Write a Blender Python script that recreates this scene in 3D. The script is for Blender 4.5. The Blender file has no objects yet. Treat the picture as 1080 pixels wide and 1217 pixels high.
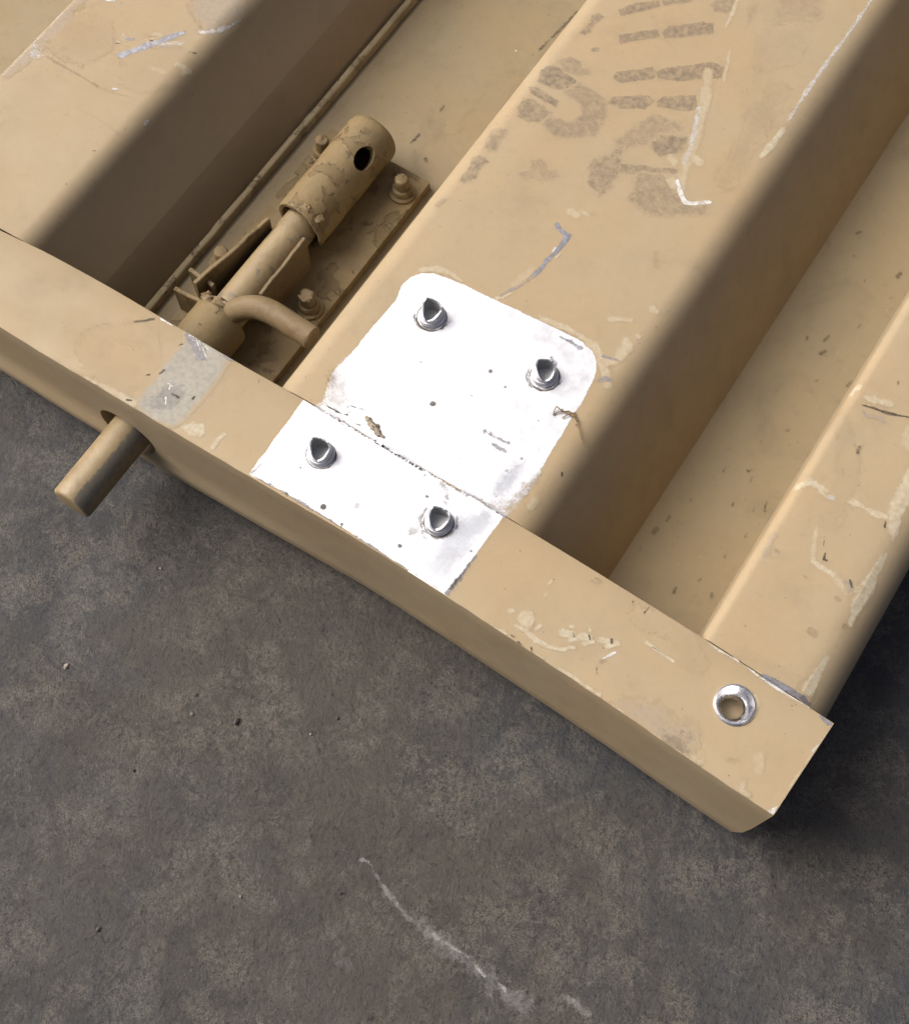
import bpy, bmesh, math, random
from mathutils import Vector, Matrix, noise as mnoise
random.seed(7)
C = bpy.data.collections.new("scene_objects"); bpy.context.scene.collection.children.link(C)
SC = bpy.context.scene
MM = 0.001

# ---------------------------------------------------------------- camera
cd = bpy.data.cameras.new("camera"); cam = bpy.data.objects.new("camera", cd); C.objects.link(cam)
cd.sensor_fit = 'HORIZONTAL'; cd.sensor_width = 36.0; cd.lens = 50.771
cd.clip_start = 0.01; cd.clip_end = 200.0
R0 = (0.8360127825675456, 0.5487094119455886, -0.0007801448557255)
R1 = (0.5113140355299162, -0.7795515650006148, -0.3617420553035046)
R2 = (-0.1990994335847826, 0.3020220832115069, -0.9322778967661951)
cam.matrix_world = Matrix(((R0[0], -R1[0], -R2[0], 0), (R0[1], -R1[1], -R2[1], 0),
                           (R0[2], -R1[2], -R2[2], 0.55), (0, 0, 0, 1)))
SC.camera = cam

# ---------------------------------------------------------------- light: hazy daylight from the left
SUN = Vector((-0.96, -0.20, 1.0)).normalized()          # towards the light
ELEV = math.asin(SUN.z)
w = bpy.data.worlds.new("World"); SC.world = w; w.use_nodes = True
wn = w.node_tree.nodes; wl = w.node_tree.links
bg = wn["Background"]; sky = wn.new("ShaderNodeTexSky")
sky.sky_type = 'NISHITA'; sky.sun_disc = False
sky.sun_elevation = ELEV; sky.sun_rotation = math.atan2(SUN.x, SUN.y)
sky.air_density = 0.35; sky.dust_density = 9.0; sky.ozone_density = 0.4
wl.new(sky.outputs[0], bg.inputs[0]); bg.inputs[1].default_value = 0.07
ld = bpy.data.lights.new("sun", 'SUN'); ld.energy = 1.5; ld.angle = math.radians(48); ld.color = (1.0, 0.988, 0.955)
so = bpy.data.objects.new("sun", ld); C.objects.link(so)
so.rotation_euler = SUN.to_track_quat('Z', 'Y').to_euler(); so.location = SUN * 3
SC.view_settings.view_transform = 'Standard'; SC.view_settings.look = 'None'
SC.view_settings.exposure = 1.21; SC.view_settings.gamma = 1.0

# ---------------------------------------------------------------- materials
def nmat(name):
    m = bpy.data.materials.new(name); m.use_nodes = True
    t = m.node_tree; return m, t.nodes, t.links, t.nodes["Principled BSDF"]
def pos(n): return n.new("ShaderNodeNewGeometry").outputs["Position"]
def noise(n, l, vec, scale, detail=4, rough=.55, dist=0, mapping=None):
    if mapping:
        mp = n.new("ShaderNodeMapping"); mp.inputs["Scale"].default_value = mapping[0]; mp.inputs["Rotation"].default_value = mapping[1]
        l.new(vec, mp.inputs[0]); vec = mp.outputs[0]
    x = n.new("ShaderNodeTexNoise"); x.inputs["Scale"].default_value = scale; x.inputs["Detail"].default_value = detail
    x.inputs["Roughness"].default_value = rough; x.inputs["Distortion"].default_value = dist
    l.new(vec, x.inputs["Vector"]); return x.outputs["Fac"]
def ramp(n, l, v, a, b, lo=0., hi=1.):
    r = n.new("ShaderNodeMapRange"); r.interpolation_type = 'SMOOTHSTEP'
    r.inputs[1].default_value = a; r.inputs[2].default_value = b; r.inputs[3].default_value = lo; r.inputs[4].default_value = hi
    l.new(v, r.inputs[0]); return r.outputs[0]
def mix(n, l, fac, a, b, mode='MIX'):
    x = n.new("ShaderNodeMix"); x.data_type = 'RGBA'; x.blend_type = mode
    if isinstance(fac, float): x.inputs[0].default_value = fac
    else: l.new(fac, x.inputs[0])
    for k, v in ((6, a), (7, b)):
        if isinstance(v, tuple): x.inputs[k].default_value = (*v, 1)
        else: l.new(v, x.inputs[k])
    return x.outputs[2]
def math_(n, l, op, a, b=None):
    x = n.new("ShaderNodeMath"); x.operation = op
    for k, v in ((0, a), (1, b)):
        if v is None: continue
        if isinstance(v, (int, float)): x.inputs[k].default_value = v
        else: l.new(v, x.inputs[k])
    return x.outputs[0]
def bump(n, l, h, dist, strength=1., prev=None):
    b = n.new("ShaderNodeBump"); b.inputs["Distance"].default_value = dist; b.inputs["Strength"].default_value = strength
    l.new(h, b.inputs["Height"])
    if prev is not None: l.new(prev, b.inputs["Normal"])
    return b.outputs[0]

TAN = (0.308, 0.243, 0.152)
def paint_color(n, l, p, dirt=.25, base=TAN, rust=0., speck=1., flake=False):
    c = mix(n, l, ramp(n, l, noise(n, l, p, 14, 3), .35, .7), base, tuple(v*k for v, k in zip(base, (1.03, .98, .92))))
    c = mix(n, l, ramp(n, l, noise(n, l, p, 45, 5, .6), .45, .8, 0, .35), c, tuple(v*k for v, k in zip(base, (.86, .87, .9))))
    c = mix(n, l, ramp(n, l, noise(n, l, p, 25, 6, .65, .6), .5, .78, 0, dirt*1.6), c, (0.133, 0.105, 0.066))
    c = mix(n, l, ramp(n, l, noise(n, l, p, 120, 6, .7, .3), .56, .8, 0, dirt*1.3), c, (0.101, 0.074, 0.043))
    c = mix(n, l, ramp(n, l, noise(n, l, p, 420, 2, .5), .735, .77, 0, .55*speck), c, (0.078, 0.055, 0.031))
    c = mix(n, l, ramp(n, l, noise(n, l, p, 300, 3, .6, .5), .72, .78, 0, .35*speck), c, (0.390, 0.328, 0.226))
    c = mix(n, l, ramp(n, l, noise(n, l, p, 210, 4, .6), .4, .65, 0, .12), c, tuple(v*.8 for v in base))
    fm = None
    if flake:
        fk = noise(n, l, p, 75, 5, .55, .4); fm = ramp(n, l, fk, .585, .60)
        c = mix(n, l, math_(n, l, 'MULTIPLY', fm, .75), c, tuple(v*k for v, k in zip(base, (.72, .70, .68))))
        rim = math_(n, l, 'MULTIPLY', ramp(n, l, fk, .565, .585), ramp(n, l, fk, .605, .592))
        c = mix(n, l, math_(n, l, 'MULTIPLY', rim, .5), c, (0.078, 0.058, 0.035))
    if rust:
        c = mix(n, l, ramp(n, l, noise(n, l, p, 70, 6, .7, .8), .48, .72, 0, rust), c, (0.109, 0.058, 0.027))
    return c, fm
def paint_bump(n, l, p):
    h = bump(n, l, noise(n, l, p, 700, 3, .5), .00012, .6)
    return bump(n, l, noise(n, l, p, 22, 2, .4), .0022, .35, h)
def paint(name, dirt=0.25, base=TAN, rust=0.0, speck=1.0, rough=0.55, flake=False):
    m, n, l, b = nmat(name); p = pos(n)
    c, fm = paint_color(n, l, p, dirt, base, rust, speck, flake)
    l.new(c, b.inputs["Base Color"])
    l.new(ramp(n, l, noise(n, l, p, 60, 4), .3, .7, rough-.08, rough+.12), b.inputs["Roughness"])
    b.inputs["Specular IOR Level"].default_value = .22
    h = paint_bump(n, l, p)
    if rust or dirt > .4: h = bump(n, l, noise(n, l, p, 260, 5, .7), .0006, .6, h)
    if flake: h = bump(n, l, math_(n, l, 'SUBTRACT', 1., fm), .0006, .8, h)
    l.new(h, b.inputs["Normal"]); return m
VTAN_SHADE = tuple(v*k for v, k in zip(TAN, (.76, .765, .73)))  # tan darkened so the paint itself carries the valleys' dimmer light
M_PAINT = paint("tan_paint", .16)
M_FRAME = paint("tan_paint_frame", .13)
M_VALLEY = paint("tan_paint_valley_shade", .30, VTAN_SHADE, speck=1.3)
M_LATCH = paint("tan_paint_latch", .6, tuple(v*k for v, k in zip(TAN, (.60, .565, .45))), rust=.3, flake=True)
M_LIP = paint("pale_worn_edge_paint", .45, tuple(v*k for v, k in zip(TAN, (1.2, 1.22, 1.15))), speck=2., flake=True)
M_RUSTY = paint("tan_paint_rusty", .7, tuple(v*k for v, k in zip(TAN, (.55, .52, .46))), rust=.5)

def steel(name, col, rough, metallic=1., grain=900, mark=.0):
    m, n, l, b = nmat(name); p = pos(n)
    c = mix(n, l, ramp(n, l, noise(n, l, p, 260, 5, .65), .4, .75, 0, .5), col, tuple(v*.6 for v in col))
    l.new(c, b.inputs["Base Color"]); b.inputs["Metallic"].default_value = metallic
    l.new(ramp(n, l, noise(n, l, p, 180, 4), .3, .7, rough-.08, rough+.12), b.inputs["Roughness"])
    l.new(bump(n, l, noise(n, l, p, grain, 3), .0001, .5), b.inputs["Normal"]); return m
M_ZINC = steel("zinc_plated_steel", (.56, .56, .58), .4)
M_BORE = steel("dull_grey_bore", (.34, .35, .34), .5, .25)
M_CHROME = steel("bright_plated_steel", (.86, .86, .87), .22)

def pinmat():
    m, n, l, b = nmat("worn_pin_metal"); p = pos(n)
    tan_ = tuple(v*k for v, k in zip(TAN, (.78, .74, .62)))
    c = mix(n, l, ramp(n, l, noise(n, l, p, 60, 5, .6), .45, .7, 0, .6), tan_, (.155, .11, .055))
    # the painted top worn through to dark steel down one long ragged side of the rod
    sx = n.new("ShaderNodeSeparateXYZ"); l.new(n.new("ShaderNodeNewGeometry").outputs["Normal"], sx.inputs[0])
    sp = n.new("ShaderNodeSeparateXYZ"); l.new(p, sp.inputs[0])
    jag = noise(n, l, p, 330, 5, .7)
    side = math_(n, l, 'ADD', sx.outputs[0], math_(n, l, 'MULTIPLY', math_(n, l, 'SUBTRACT', jag, .5), .5))
    front = ramp(n, l, sp.outputs[1], .180, .150)
    band = math_(n, l, 'MULTIPLY', ramp(n, l, side, .36, .44), ramp(n, l, side, .98, .80))
    wear = math_(n, l, 'MULTIPLY', band, front)
    c = mix(n, l, math_(n, l, 'MULTIPLY', wear, .8), c, (.085, .085, .078))
    patch = math_(n, l, 'MULTIPLY', ramp(n, l, noise(n, l, p, 90, 4, .6), .56, .68), ramp(n, l, sp.outputs[1], .2, .24))
    c = mix(n, l, math_(n, l, 'MULTIPLY', patch, .8), c, (.08, .085, .09))
    l.new(c, b.inputs["Base Color"]); b.inputs["Roughness"].default_value = .5
    l.new(bump(n, l, noise(n, l, p, 350, 5, .7), .0005, .6), b.inputs["Normal"]); return m
M_PIN = pinmat()

def decal(name, col, col2, jit=1.0, metallic=0., rough=.6, fine=1300, mid=330, grain=None, spec=.4, inner=.45, under=None):
    """thin layer of paint, dirt, bare metal or painted sheen: its own outline sits in the mesh, noise breaks its edge"""
    m, n, l, b = nmat(name); p = pos(n)
    def at(a):
        x = n.new("ShaderNodeAttribute"); x.attribute_name = a; return x.outputs["Fac"]
    nz = math_(n, l, 'ADD', math_(n, l, 'MULTIPLY', math_(n, l, 'SUBTRACT', noise(n, l, p, mid, 5, .65), .5), 1.6),
               math_(n, l, 'MULTIPLY', math_(n, l, 'SUBTRACT', noise(n, l, p, fine, 3, .6), .5), 1.0))
    nz = math_(n, l, 'ADD', nz, math_(n, l, 'MULTIPLY', math_(n, l, 'SUBTRACT', noise(n, l, p, 95, 3, .5), .5), 1.6))
    v = math_(n, l, 'ADD', at("sd"), math_(n, l, 'MULTIPLY', nz, math_(n, l, 'MULTIPLY', at("jit"), jit*2.4)))
    v = math_(n, l, 'DIVIDE', v, at("soft"))
    v = ramp(n, l, v, -.5, .5)
    v = math_(n, l, 'MULTIPLY', v, at("alpha"))
    if inner: v = math_(n, l, 'MULTIPLY', v, ramp(n, l, noise(n, l, p, 260, 6, .72, .4), .34, .60, 1-inner, 1.))
    c = mix(n, l, ramp(n, l, noise(n, l, p, 420, 5, .65), .38, .66), col, col2)
    b.inputs["Specular IOR Level"].default_value = spec
    if under:           # the mark thins out into the paint or concrete that carries it
        base, nrm = under(n, l, p)
        c = mix(n, l, v, base, c)
        l.new(math_(n, l, 'MULTIPLY', v, metallic), b.inputs["Metallic"]); b.inputs["Specular IOR Level"].default_value = .22
    else:
        nrm = None; b.inputs["Metallic"].default_value = metallic
    l.new(c, b.inputs["Base Color"])
    if under: l.new(ramp(n, l, noise(n, l, p, 60, 4), .3, .7, .47, .67), b.inputs["Roughness"])
    else: l.new(ramp(n, l, noise(n, l, p, 110, 4), .3, .7, rough-.1, rough+.1), b.inputs["Roughness"])
    if grain:
        g = noise(n, l, p, 900, 4, .6, 0, ((1, .06, 1), (0, 0, grain)))
        l.new(bump(n, l, g, .0001, .5), b.inputs["Normal"])
    elif nrm is not None: l.new(nrm, b.inputs["Normal"])
    else: l.new(bump(n, l, noise(n, l, p, 800, 4), .0001, .5), b.inputs["Normal"])
    tr = n.new("ShaderNodeBsdfTransparent"); ms = n.new("ShaderNodeMixShader")
    l.new(math_(n, l, 'GREATER_THAN', v, .012) if under else v, ms.inputs[0])
    l.new(tr.outputs[0], ms.inputs[1]); l.new(b.outputs[0], ms.inputs[2])
    l.new(ms.outputs[0], n["Material Output"].inputs["Surface"]); return m
UNDER = {'F': lambda n, l, p: (paint_color(n, l, p, .13)[0], paint_bump(n, l, p)),
         'R': lambda n, l, p: (paint_color(n, l, p, .16)[0], paint_bump(n, l, p)),
         'V': lambda n, l, p: (paint_color(n, l, p, .30, VTAN_SHADE, 0, 1.3)[0], paint_bump(n, l, p)),
         'G': lambda n, l, p: floor_color(n, l, p)[:2]}
def dict_(name, col, col2, **k): return (name, col, col2, k)
DSPEC = {
 'pale': dict_("pale_primer_scuff", (0.421, 0.382, 0.289), (0.343, 0.308, 0.222)),
 'white': dict_("white_scratch", (0.562, 0.554, 0.530), (0.468, 0.452, 0.406)),
 'grey': dict_("grey_metal_scuff", (0.234, 0.226, 0.234), (0.172, 0.164, 0.164), metallic=.3, rough=.45),
 'blue': dict_("scraped_aluminium", (0.328, 0.335, 0.367), (0.257, 0.257, 0.281), metallic=.6, rough=.4),
 'dark': dict_("dark_dirt", (0.047, 0.037, 0.027), (0.078, 0.062, 0.043), rough=.8),
 'stain': dict_("brown_stain", (0.156, 0.117, 0.070), (0.195, 0.148, 0.094), rough=.7),
 'stencil': dict_("faded_stencil_paint", (.152, .118, .082), (.205, .162, .112), rough=.7, inner=.7),
 'worn': dict_("worn_grey_coat", (.275, .27, .235), (.215, .213, .195), metallic=.15, rough=.5, inner=.25),
 'rust': dict_("reddish_stain_and_shade", (0.203, 0.117, 0.070), (0.172, 0.101, 0.062), rough=.8),
 'bare': dict_("bare_sanded_aluminium", (.69, .70, .72), (.63, .645, .67), metallic=.86, rough=.56, grain=.6, inner=0),
 'sky_sheen': dict_("aluminium_sky_sheen_tint", (0.624, 0.686, 0.780), (0.608, 0.671, 0.780), metallic=1., rough=.25, inner=.1),  # blue sky reflection tinted into the colour of a smoother metal
 'chalk': dict_("chalky_scrape", (0.234, 0.230, 0.226), (0.133, 0.129, 0.125), rough=.9, fine=900, mid=260),
}

DCACHE = {}
SOFT = ('pale', 'grey', 'stain', 'stencil', 'worn', 'rust', 'chalk')
def DM(mat, key):
    key = key if (mat in SOFT) else None
    if (mat, key) not in DCACHE:
        nm, c1, c2, k = DSPEC[mat]; DCACHE[mat, key] = decal(nm, c1, c2, under=UNDER.get(key), **k)
    return DCACHE[mat, key]
def floor_color(n, l, p):
    big = noise(n, l, p, 6, 5, .6, .5); med = noise(n, l, p, 24, 6, .68, .6); sml = noise(n, l, p, 95, 6, .7, .6)
    c = mix(n, l, ramp(n, l, big, .36, .62), (0.0351, 0.0370, 0.0402), (0.0463, 0.0411, 0.0344))
    c = mix(n, l, ramp(n, l, med, .44, .68, 0, .4), c, (0.0269, 0.0274, 0.0303))
    c = mix(n, l, ramp(n, l, sml, .46, .7, 0, .5), c, (0.0583, 0.0500, 0.0394))
    # ragged thread-like pale flecks where the surface film has worn off
    warp = n.new("ShaderNodeVectorMath"); warp.operation = 'ADD'
    wn_ = n.new("ShaderNodeTexNoise"); wn_.inputs["Scale"].default_value = 220; wn_.inputs["Detail"].default_value = 4; l.new(p, wn_.inputs["Vector"])
    sc = n.new("ShaderNodeVectorMath"); sc.operation = 'SCALE'; sc.inputs[3].default_value = .012
    l.new(wn_.outputs["Color"], sc.inputs[0]); l.new(p, warp.inputs[0]); l.new(sc.outputs[0], warp.inputs[1])
    fl = noise(n, l, warp.outputs[0], 520, 5, .65)
    rid = math_(n, l, 'ABSOLUTE', math_(n, l, 'SUBTRACT', fl, .5))
    thr = ramp(n, l, rid, .06, .016)
    area = math_(n, l, 'MULTIPLY', ramp(n, l, noise(n, l, p, 27, 7, .75, .5), .40, .62), ramp(n, l, sml, .36, .54))
    c = mix(n, l, math_(n, l, 'MULTIPLY', thr, math_(n, l, 'ADD', math_(n, l, 'MULTIPLY', area, .75), .08)), c, (0.1314, 0.1192, 0.0992))
    fl2 = noise(n, l, p, 800, 4, .75, .8)
    c = mix(n, l, math_(n, l, 'MULTIPLY', ramp(n, l, fl2, .57, .64), math_(n, l, 'ADD', math_(n, l, 'MULTIPLY', area, .7), .10)), c, (0.1314, 0.1225, 0.1058))
    c = mix(n, l, ramp(n, l, noise(n, l, p, 340, 6, .8, .25), .53, .64, 0, .8), c, (0.0164, 0.0161, 0.0172))
    c = mix(n, l, ramp(n, l, noise(n, l, p, 520, 2, .5), .75, .78, 0, .5), c, (0.1629, 0.1636, 0.1533))
    h = bump(n, l, noise(n, l, p, 380, 6, .78, .2), .0014, .7)
    h = bump(n, l, noise(n, l, p, 70, 6, .7, .5), .003, .6, h)
    return c, h, med
def floormat():
    m, n, l, b = nmat("stained_concrete"); p = pos(n)
    c, h, med = floor_color(n, l, p)
    l.new(c, b.inputs["Base Color"])
    l.new(ramp(n, l, med, .3, .7, .5, .75), b.inputs["Roughness"]); b.inputs["Specular IOR Level"].default_value = .3
    l.new(h, b.inputs["Normal"]); return m
M_FLOOR = floormat()
def plain(name, col, rough=.8):
    m, n, l, b = nmat(name); p = pos(n)
    l.new(mix(n, l, ramp(n, l, noise(n, l, p, 500, 4), .35, .65), col, tuple(v*.6 for v in col)), b.inputs["Base Color"])
    b.inputs["Roughness"].default_value = rough
    l.new(bump(n, l, noise(n, l, p, 900, 4), .0003, .6), b.inputs["Normal"]); return m
M_CRUST = plain("dry_mud_crust", (.30, .25, .19)); M_SEED = plain("dark_seed_husk", (.035, .03, .026), .6)
M_CHIP = plain("pale_paint_chip", (.34, .31, .27)); M_STRAW = plain("dry_straw", (.22, .15, .07))
M_GRIT = plain("grey_grit", (.2, .19, .18))

# ---------------------------------------------------------------- object helpers (all coordinates in millimetres, world axes)
LOC = {}
def link(name, me, mat, parent, origin):
    o = bpy.data.objects.new(name, me); C.objects.link(o)
    if mat: me.materials.append(mat)
    po = LOC[parent.name] if parent else Vector((0, 0, 0))
    o.parent = parent; o.location = (Vector(origin) - po) * MM
    LOC[o.name] = Vector(origin); return o
def build(name, verts, faces, mat, parent=None, smooth=35, origin=None):
    vs = [Vector(v) for v in verts]
    if origin is None:
        lo = [min(v[k] for v in vs) for k in range(3)]; hi = [max(v[k] for v in vs) for k in range(3)]
        origin = Vector(((lo[0]+hi[0])/2, (lo[1]+hi[1])/2, lo[2]))
    origin = Vector(origin)
    me = bpy.data.meshes.new(name); me.from_pydata([(v-origin)*MM for v in vs], [], faces); me.update()
    bm = bmesh.new(); bm.from_mesh(me); bmesh.ops.recalc_face_normals(bm, faces=bm.faces); bm.to_mesh(me); bm.free()
    if smooth:
        me.polygons.foreach_set("use_smooth", [True]*len(me.polygons)); me.set_sharp_from_angle(angle=math.radians(smooth))
    return link(name, me, mat, parent, origin)
def empty(name, origin, label, cat, group=None):
    o = bpy.data.objects.new(name, None); C.objects.link(o); o.location = Vector(origin)*MM; o.empty_display_size = .02
    LOC[o.name] = Vector(origin); o["label"] = label; o["category"] = cat
    if group: o["group"] = group
    return o
def tag(o, label=None, cat=None, group=None, kind=None):
    for k, v in (("label", label), ("category", cat), ("group", group), ("kind", kind)):
        if v: o[k] = v
    return o
def rings(loops, close=True, cap=True):
    v, f = [], []; n = len(loops[0])
    for L in loops: v += [tuple(p) for p in L]
    for i in range(len(loops)-1):
        for j in range(n if close else n-1):
            k = (j+1) % n; f.append((i*n+j, i*n+k, (i+1)*n+k, (i+1)*n+j))
    if cap: f.append(tuple(range(n))[::-1]); f.append(tuple(range((len(loops)-1)*n, len(loops)*n)))
    return v, f
def lathe(profile, origin, axis=(0, 0, 1), n=40, closed=False, jit=0, seed=0):
    """profile of (radius, height) turned about axis"""
    a = Vector(axis).normalized(); q = a.to_track_quat('Z', 'Y'); o = Vector(origin); v, f = [], []
    for i, (r, h) in enumerate(profile):
        for j in range(n):
            t = 2*math.pi*j/n; k = 1+jit*mnoise.noise((math.cos(t)*1.7+seed, math.sin(t)*1.7, h*.06+seed))
            v.append(o + q @ Vector((r*k*math.cos(t), r*k*math.sin(t), h)))
    m = len(profile)
    for i in range(m if closed else m-1):
        i2 = (i+1) % m
        for j in range(n):
            k = (j+1) % n; f.append((i*n+j, i*n+k, i2*n+k, i2*n+j))
    if not closed: f.append(tuple(range(n))[::-1]); f.append(tuple(range((m-1)*n, m*n)))
    return v, f
def sweep(path, radii, n=20, jit=0.):
    P = [Vector(p) for p in path]; loops = []; up = Vector((0, 0, 1)); prev = None
    for i, p in enumerate(P):
        d = (P[min(i+1, len(P)-1)]-P[max(i-1, 0)]).normalized()
        if prev is None: s = d.cross(up); s = s.normalized() if s.length > .1 else Vector((1, 0, 0))
        else: s = (prev - d*prev.dot(d)).normalized()
        prev = s; t = s.cross(d); r = radii[i] if isinstance(radii, (list, tuple)) else radii
        loops.append([p + (s*math.cos(2*math.pi*j/n)+t*math.sin(2*math.pi*j/n))*r*(1+jit*mnoise.noise(p*.2+Vector((j*.6, 0, 0)))) for j in range(n)])
    return rings(loops)
def spline(pts, n=8):
    P = [Vector(p) for p in pts]; out = []
    for i in range(len(P)-1):
        a, b, c, d = P[max(i-1, 0)], P[i], P[i+1], P[min(i+2, len(P)-1)]
        for k in range(n):
            t = k/n; out.append(.5*((2*b)+(c-a)*t+(2*a-5*b+4*c-d)*t*t+(3*b-a-3*c+d)*t**3))
    out.append(P[-1]); return out
def bevbox(lo, hi, r=.8, rot=0.):
    x0, y0, z0 = lo; x1, y1, z1 = hi
    bm = bmesh.new(); bmesh.ops.create_cube(bm, size=1)
    for v in bm.verts: v.co = Vector(((x0+x1)/2+v.co.x*(x1-x0), (y0+y1)/2+v.co.y*(y1-y0), (z0+z1)/2+v.co.z*(z1-z0)))
    bmesh.ops.bevel(bm, geom=bm.edges[:], offset=r, segments=2, affect='EDGES', profile=.6)
    if rot:
        bmesh.ops.rotate(bm, verts=bm.verts[:], cent=Vector(((x0+x1)/2, (y0+y1)/2, 0)), matrix=Matrix.Rotation(rot, 3, 'Z'))
    bm.verts.index_update(); v = [tuple(a.co) for a in bm.verts]; f = [tuple(x.index for x in a.verts) for a in bm.faces]; bm.free(); return v, f
def cut(o, tools, smooth=35):
    """blind holes: subtract tool solids, keep the result as plain mesh"""
    ts = []
    for v, f in tools:
        me = bpy.data.meshes.new("t"); me.from_pydata([tuple(Vector(a)*MM) for a in v], [], f)
        bm = bmesh.new(); bm.from_mesh(me); bmesh.ops.recalc_face_normals(bm, faces=bm.faces); bm.to_mesh(me); bm.free()
        t = bpy.data.objects.new("t", me); SC.collection.objects.link(t); ts.append(t)
        md = o.modifiers.new("b", 'BOOLEAN'); md.operation = 'DIFFERENCE'; md.object = t; md.solver = 'EXACT'
    dg = bpy.context.evaluated_depsgraph_get(); dg.update(); old = o.data
    me = bpy.data.meshes.new_from_object(o.evaluated_get(dg)); me.name = old.name; o.modifiers.clear(); o.data = me
    for t in ts: bpy.data.objects.remove(t)
    me.polygons.foreach_set("use_smooth", [True]*len(me.polygons)); me.set_sharp_from_angle(angle=math.radians(smooth))
def cyl(c, r, h, axis=(0, 0, 1), n=40): return lathe([(r, 0), (r, h)], c, axis, n)
def interp(T, x):
    if x <= T[0][0]: return T[0][1]
    for (a, b), (c, d) in zip(T, T[1:]):
        if x <= c: return b+(d-b)*(x-a)/(c-a)
    return T[-1][1]

# ---------------------------------------------------------------- the place: concrete floor
FZ, BZ, VZ = -88., -76., -68.          # floor, underside of the tailgate, bottom of its valleys
g = 6000
floor = build("floor", [(-g, -g, FZ), (g, -g, FZ), (g, g, FZ), (-g, g, FZ)], [(0, 1, 2, 3)], M_FLOOR, None, 0, (0, 0, FZ))
tag(floor, kind="structure")

# ---------------------------------------------------------------- the tailgate
TG = empty("tailgate", (-200, 300, FZ), "sand coloured ribbed metal tailgate with a bare shiny patch, laid flat on the concrete", "tailgate")
FRONT = [(-1000, 136.5), (-500, 136.8), (-356, 137.4), (-335, 137.4), (-263, 139), (-214, 140.2), (-142, 142.6), (-99, 142), (-46, 140.9), (-5, 139.7), (38, 137.6), (80, 136.6)]
BACK = [(-1000, 178), (-500, 178.5), (-392, 179.8), (-375, 182.6), (-330, 184.8), (-283, 185.4), (-252, 185.7), (-209, 187.2), (-153, 188.9), (-97, 189.4), (-61, 189.5), (8, 189), (80, 186)]
def sm(T, x): return sum(interp(T, x+d)*k for d, k in ((-14, .2), (-7, .2), (0, .2), (7, .2), (14, .2)))
def yF(x): return sm(FRONT, x)
def yB(x): return sm(BACK, x)

def make_frame():
    xs = [-1000+20*i for i in range(26)]; x = -500
    while x < 55: xs.append(x); x += 4
    xs += [58, 61, 64, 66, 67.5, 68.6]
    loops = []
    for i, x in enumerate(xs):
        a, b = yF(x), yB(x); end = max(0, x-55)/13.
        jz = .35*mnoise.noise((x*.05, 0, 0)); jy = .3*mnoise.noise((x*.11, 3, 0))+.18*mnoise.noise((x*.5, 9, 0))
        rr = 1.1; lp = 2.2*max(0, min(1, (-150-x)/140.))
        prof = [(a+jy+.1, -rr-.3), (a+jy+.35, -.35), (a+jy+1.2, 0), (a+12, 0), (b-12, 0), (b-1.0, 0), (b-.3, -.3), (b, -1.0), (b, -20), (b, BZ+2), (b-2, BZ),
                (a+8, BZ), (a+3.5-lp, BZ+.4), (a+1.2-lp, BZ+1.8), (a+.1-lp, BZ+5), (a-.1-lp*1.04, BZ+15), (a-lp*.2, BZ+18), (a+.3*math.sin(x*.012), -42), (a+.1, -12)]
        L = []
        for (y, z) in prof:
            sl = (y-a)/(b-a)
            xx = x
            if end > 0: xx = x + end*(1.6+3.2*sl)
            if end > 0 and z < -55 and sl < .5: xx -= end*end*(-55-z)*.25
            L.append((xx, y, z))
        loops.append(L)
    v, f = rings(loops)
    fr = build("end_frame", v, f, M_FRAME, TG, 40)
    ins = lathe([(8.3, 2), (8.3, -5), (7.2, -11), (7.2, -13)], (33.8, 169.7, 0), (0, 0, 1), 48)
    cut(fr, [cyl((-291, 120, -46), 17, 58, (0, 1, 0), 48), ins, cyl((-185.6, 168.1, -24), 5.0, 30), cyl((-120.6, 169.9, -24), 5.0, 30)], 40)
    return fr
FRAME = make_frame()

def fillet(cx, cz, r, a0, a1, n=7): return [(cx+r*math.cos(math.radians(a0+(a1-a0)*i/n)), cz+r*math.sin(math.radians(a0+(a1-a0)*i/n))) for i in range(n+1)]
def rib_profile(x0, x1, rl, rr, zb=VZ-3, dxl=3., dxr=3., foot=None, crease=False):
    """section of a pressed rib; with foot set its right flank slopes down to that x at the valley bottom"""
    top = -.25
    P = [(x0-dxl, zb)] + fillet(x0+rl, top-rl, rl, 178, 90)
    if foot is None:
        return P + [(x0+rl+(x1-rr-x0-rl)*k/6, top) for k in range(1, 6)] + fillet(x1-rr, top-rr, rr, 90, 2) + [(x1+dxr, zb)]
    phi = math.atan2(foot-x1, top-VZ); c = x1-rr*math.tan((math.pi/2-phi)/2)
    P += [(x0+rl+(c-x0-rl)*k/6, top) for k in range(1, 6)] + fillet(c, top-rr, rr, 90, math.degrees(phi), 9)
    d = (foot-x1)/(top-VZ)
    if crease:
        P += [(x1+d*38.6+.35, top-38.6), (x1+d*39.6+.85, top-39.6), (x1+d*40.6+.9, top-40.6)]
    else:
        pass
    return P + [(foot, VZ+.05), (foot, zb)]
RIBP = {'a': rib_profile(-457, -375.5, 3, 13, foot=-338.5, crease=True), 'b': rib_profile(-225.5, -83.5, 12, 17, foot=-47), 'c': rib_profile(6.8, 72, 5, 20, BZ, 1., 1.)}
YEND = 1150
def make_rib(key, label):
    prof = RIBP[key]; ys = [None]+[200+18*i for i in range(35)]+[YEND]; loops = []
    for y in ys:
        L = []
        for (x, z) in prof:
            yy = yB(x)+.18 if y is None else y
            L.append((x, yy, z))
        loops.append(L)
    v, f = rings(loops)
    return tag(build("rib", v, f, M_PAINT, TG, 30), label)
RIB_A = make_rib('a', "left rib with grey scrapes")
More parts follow.
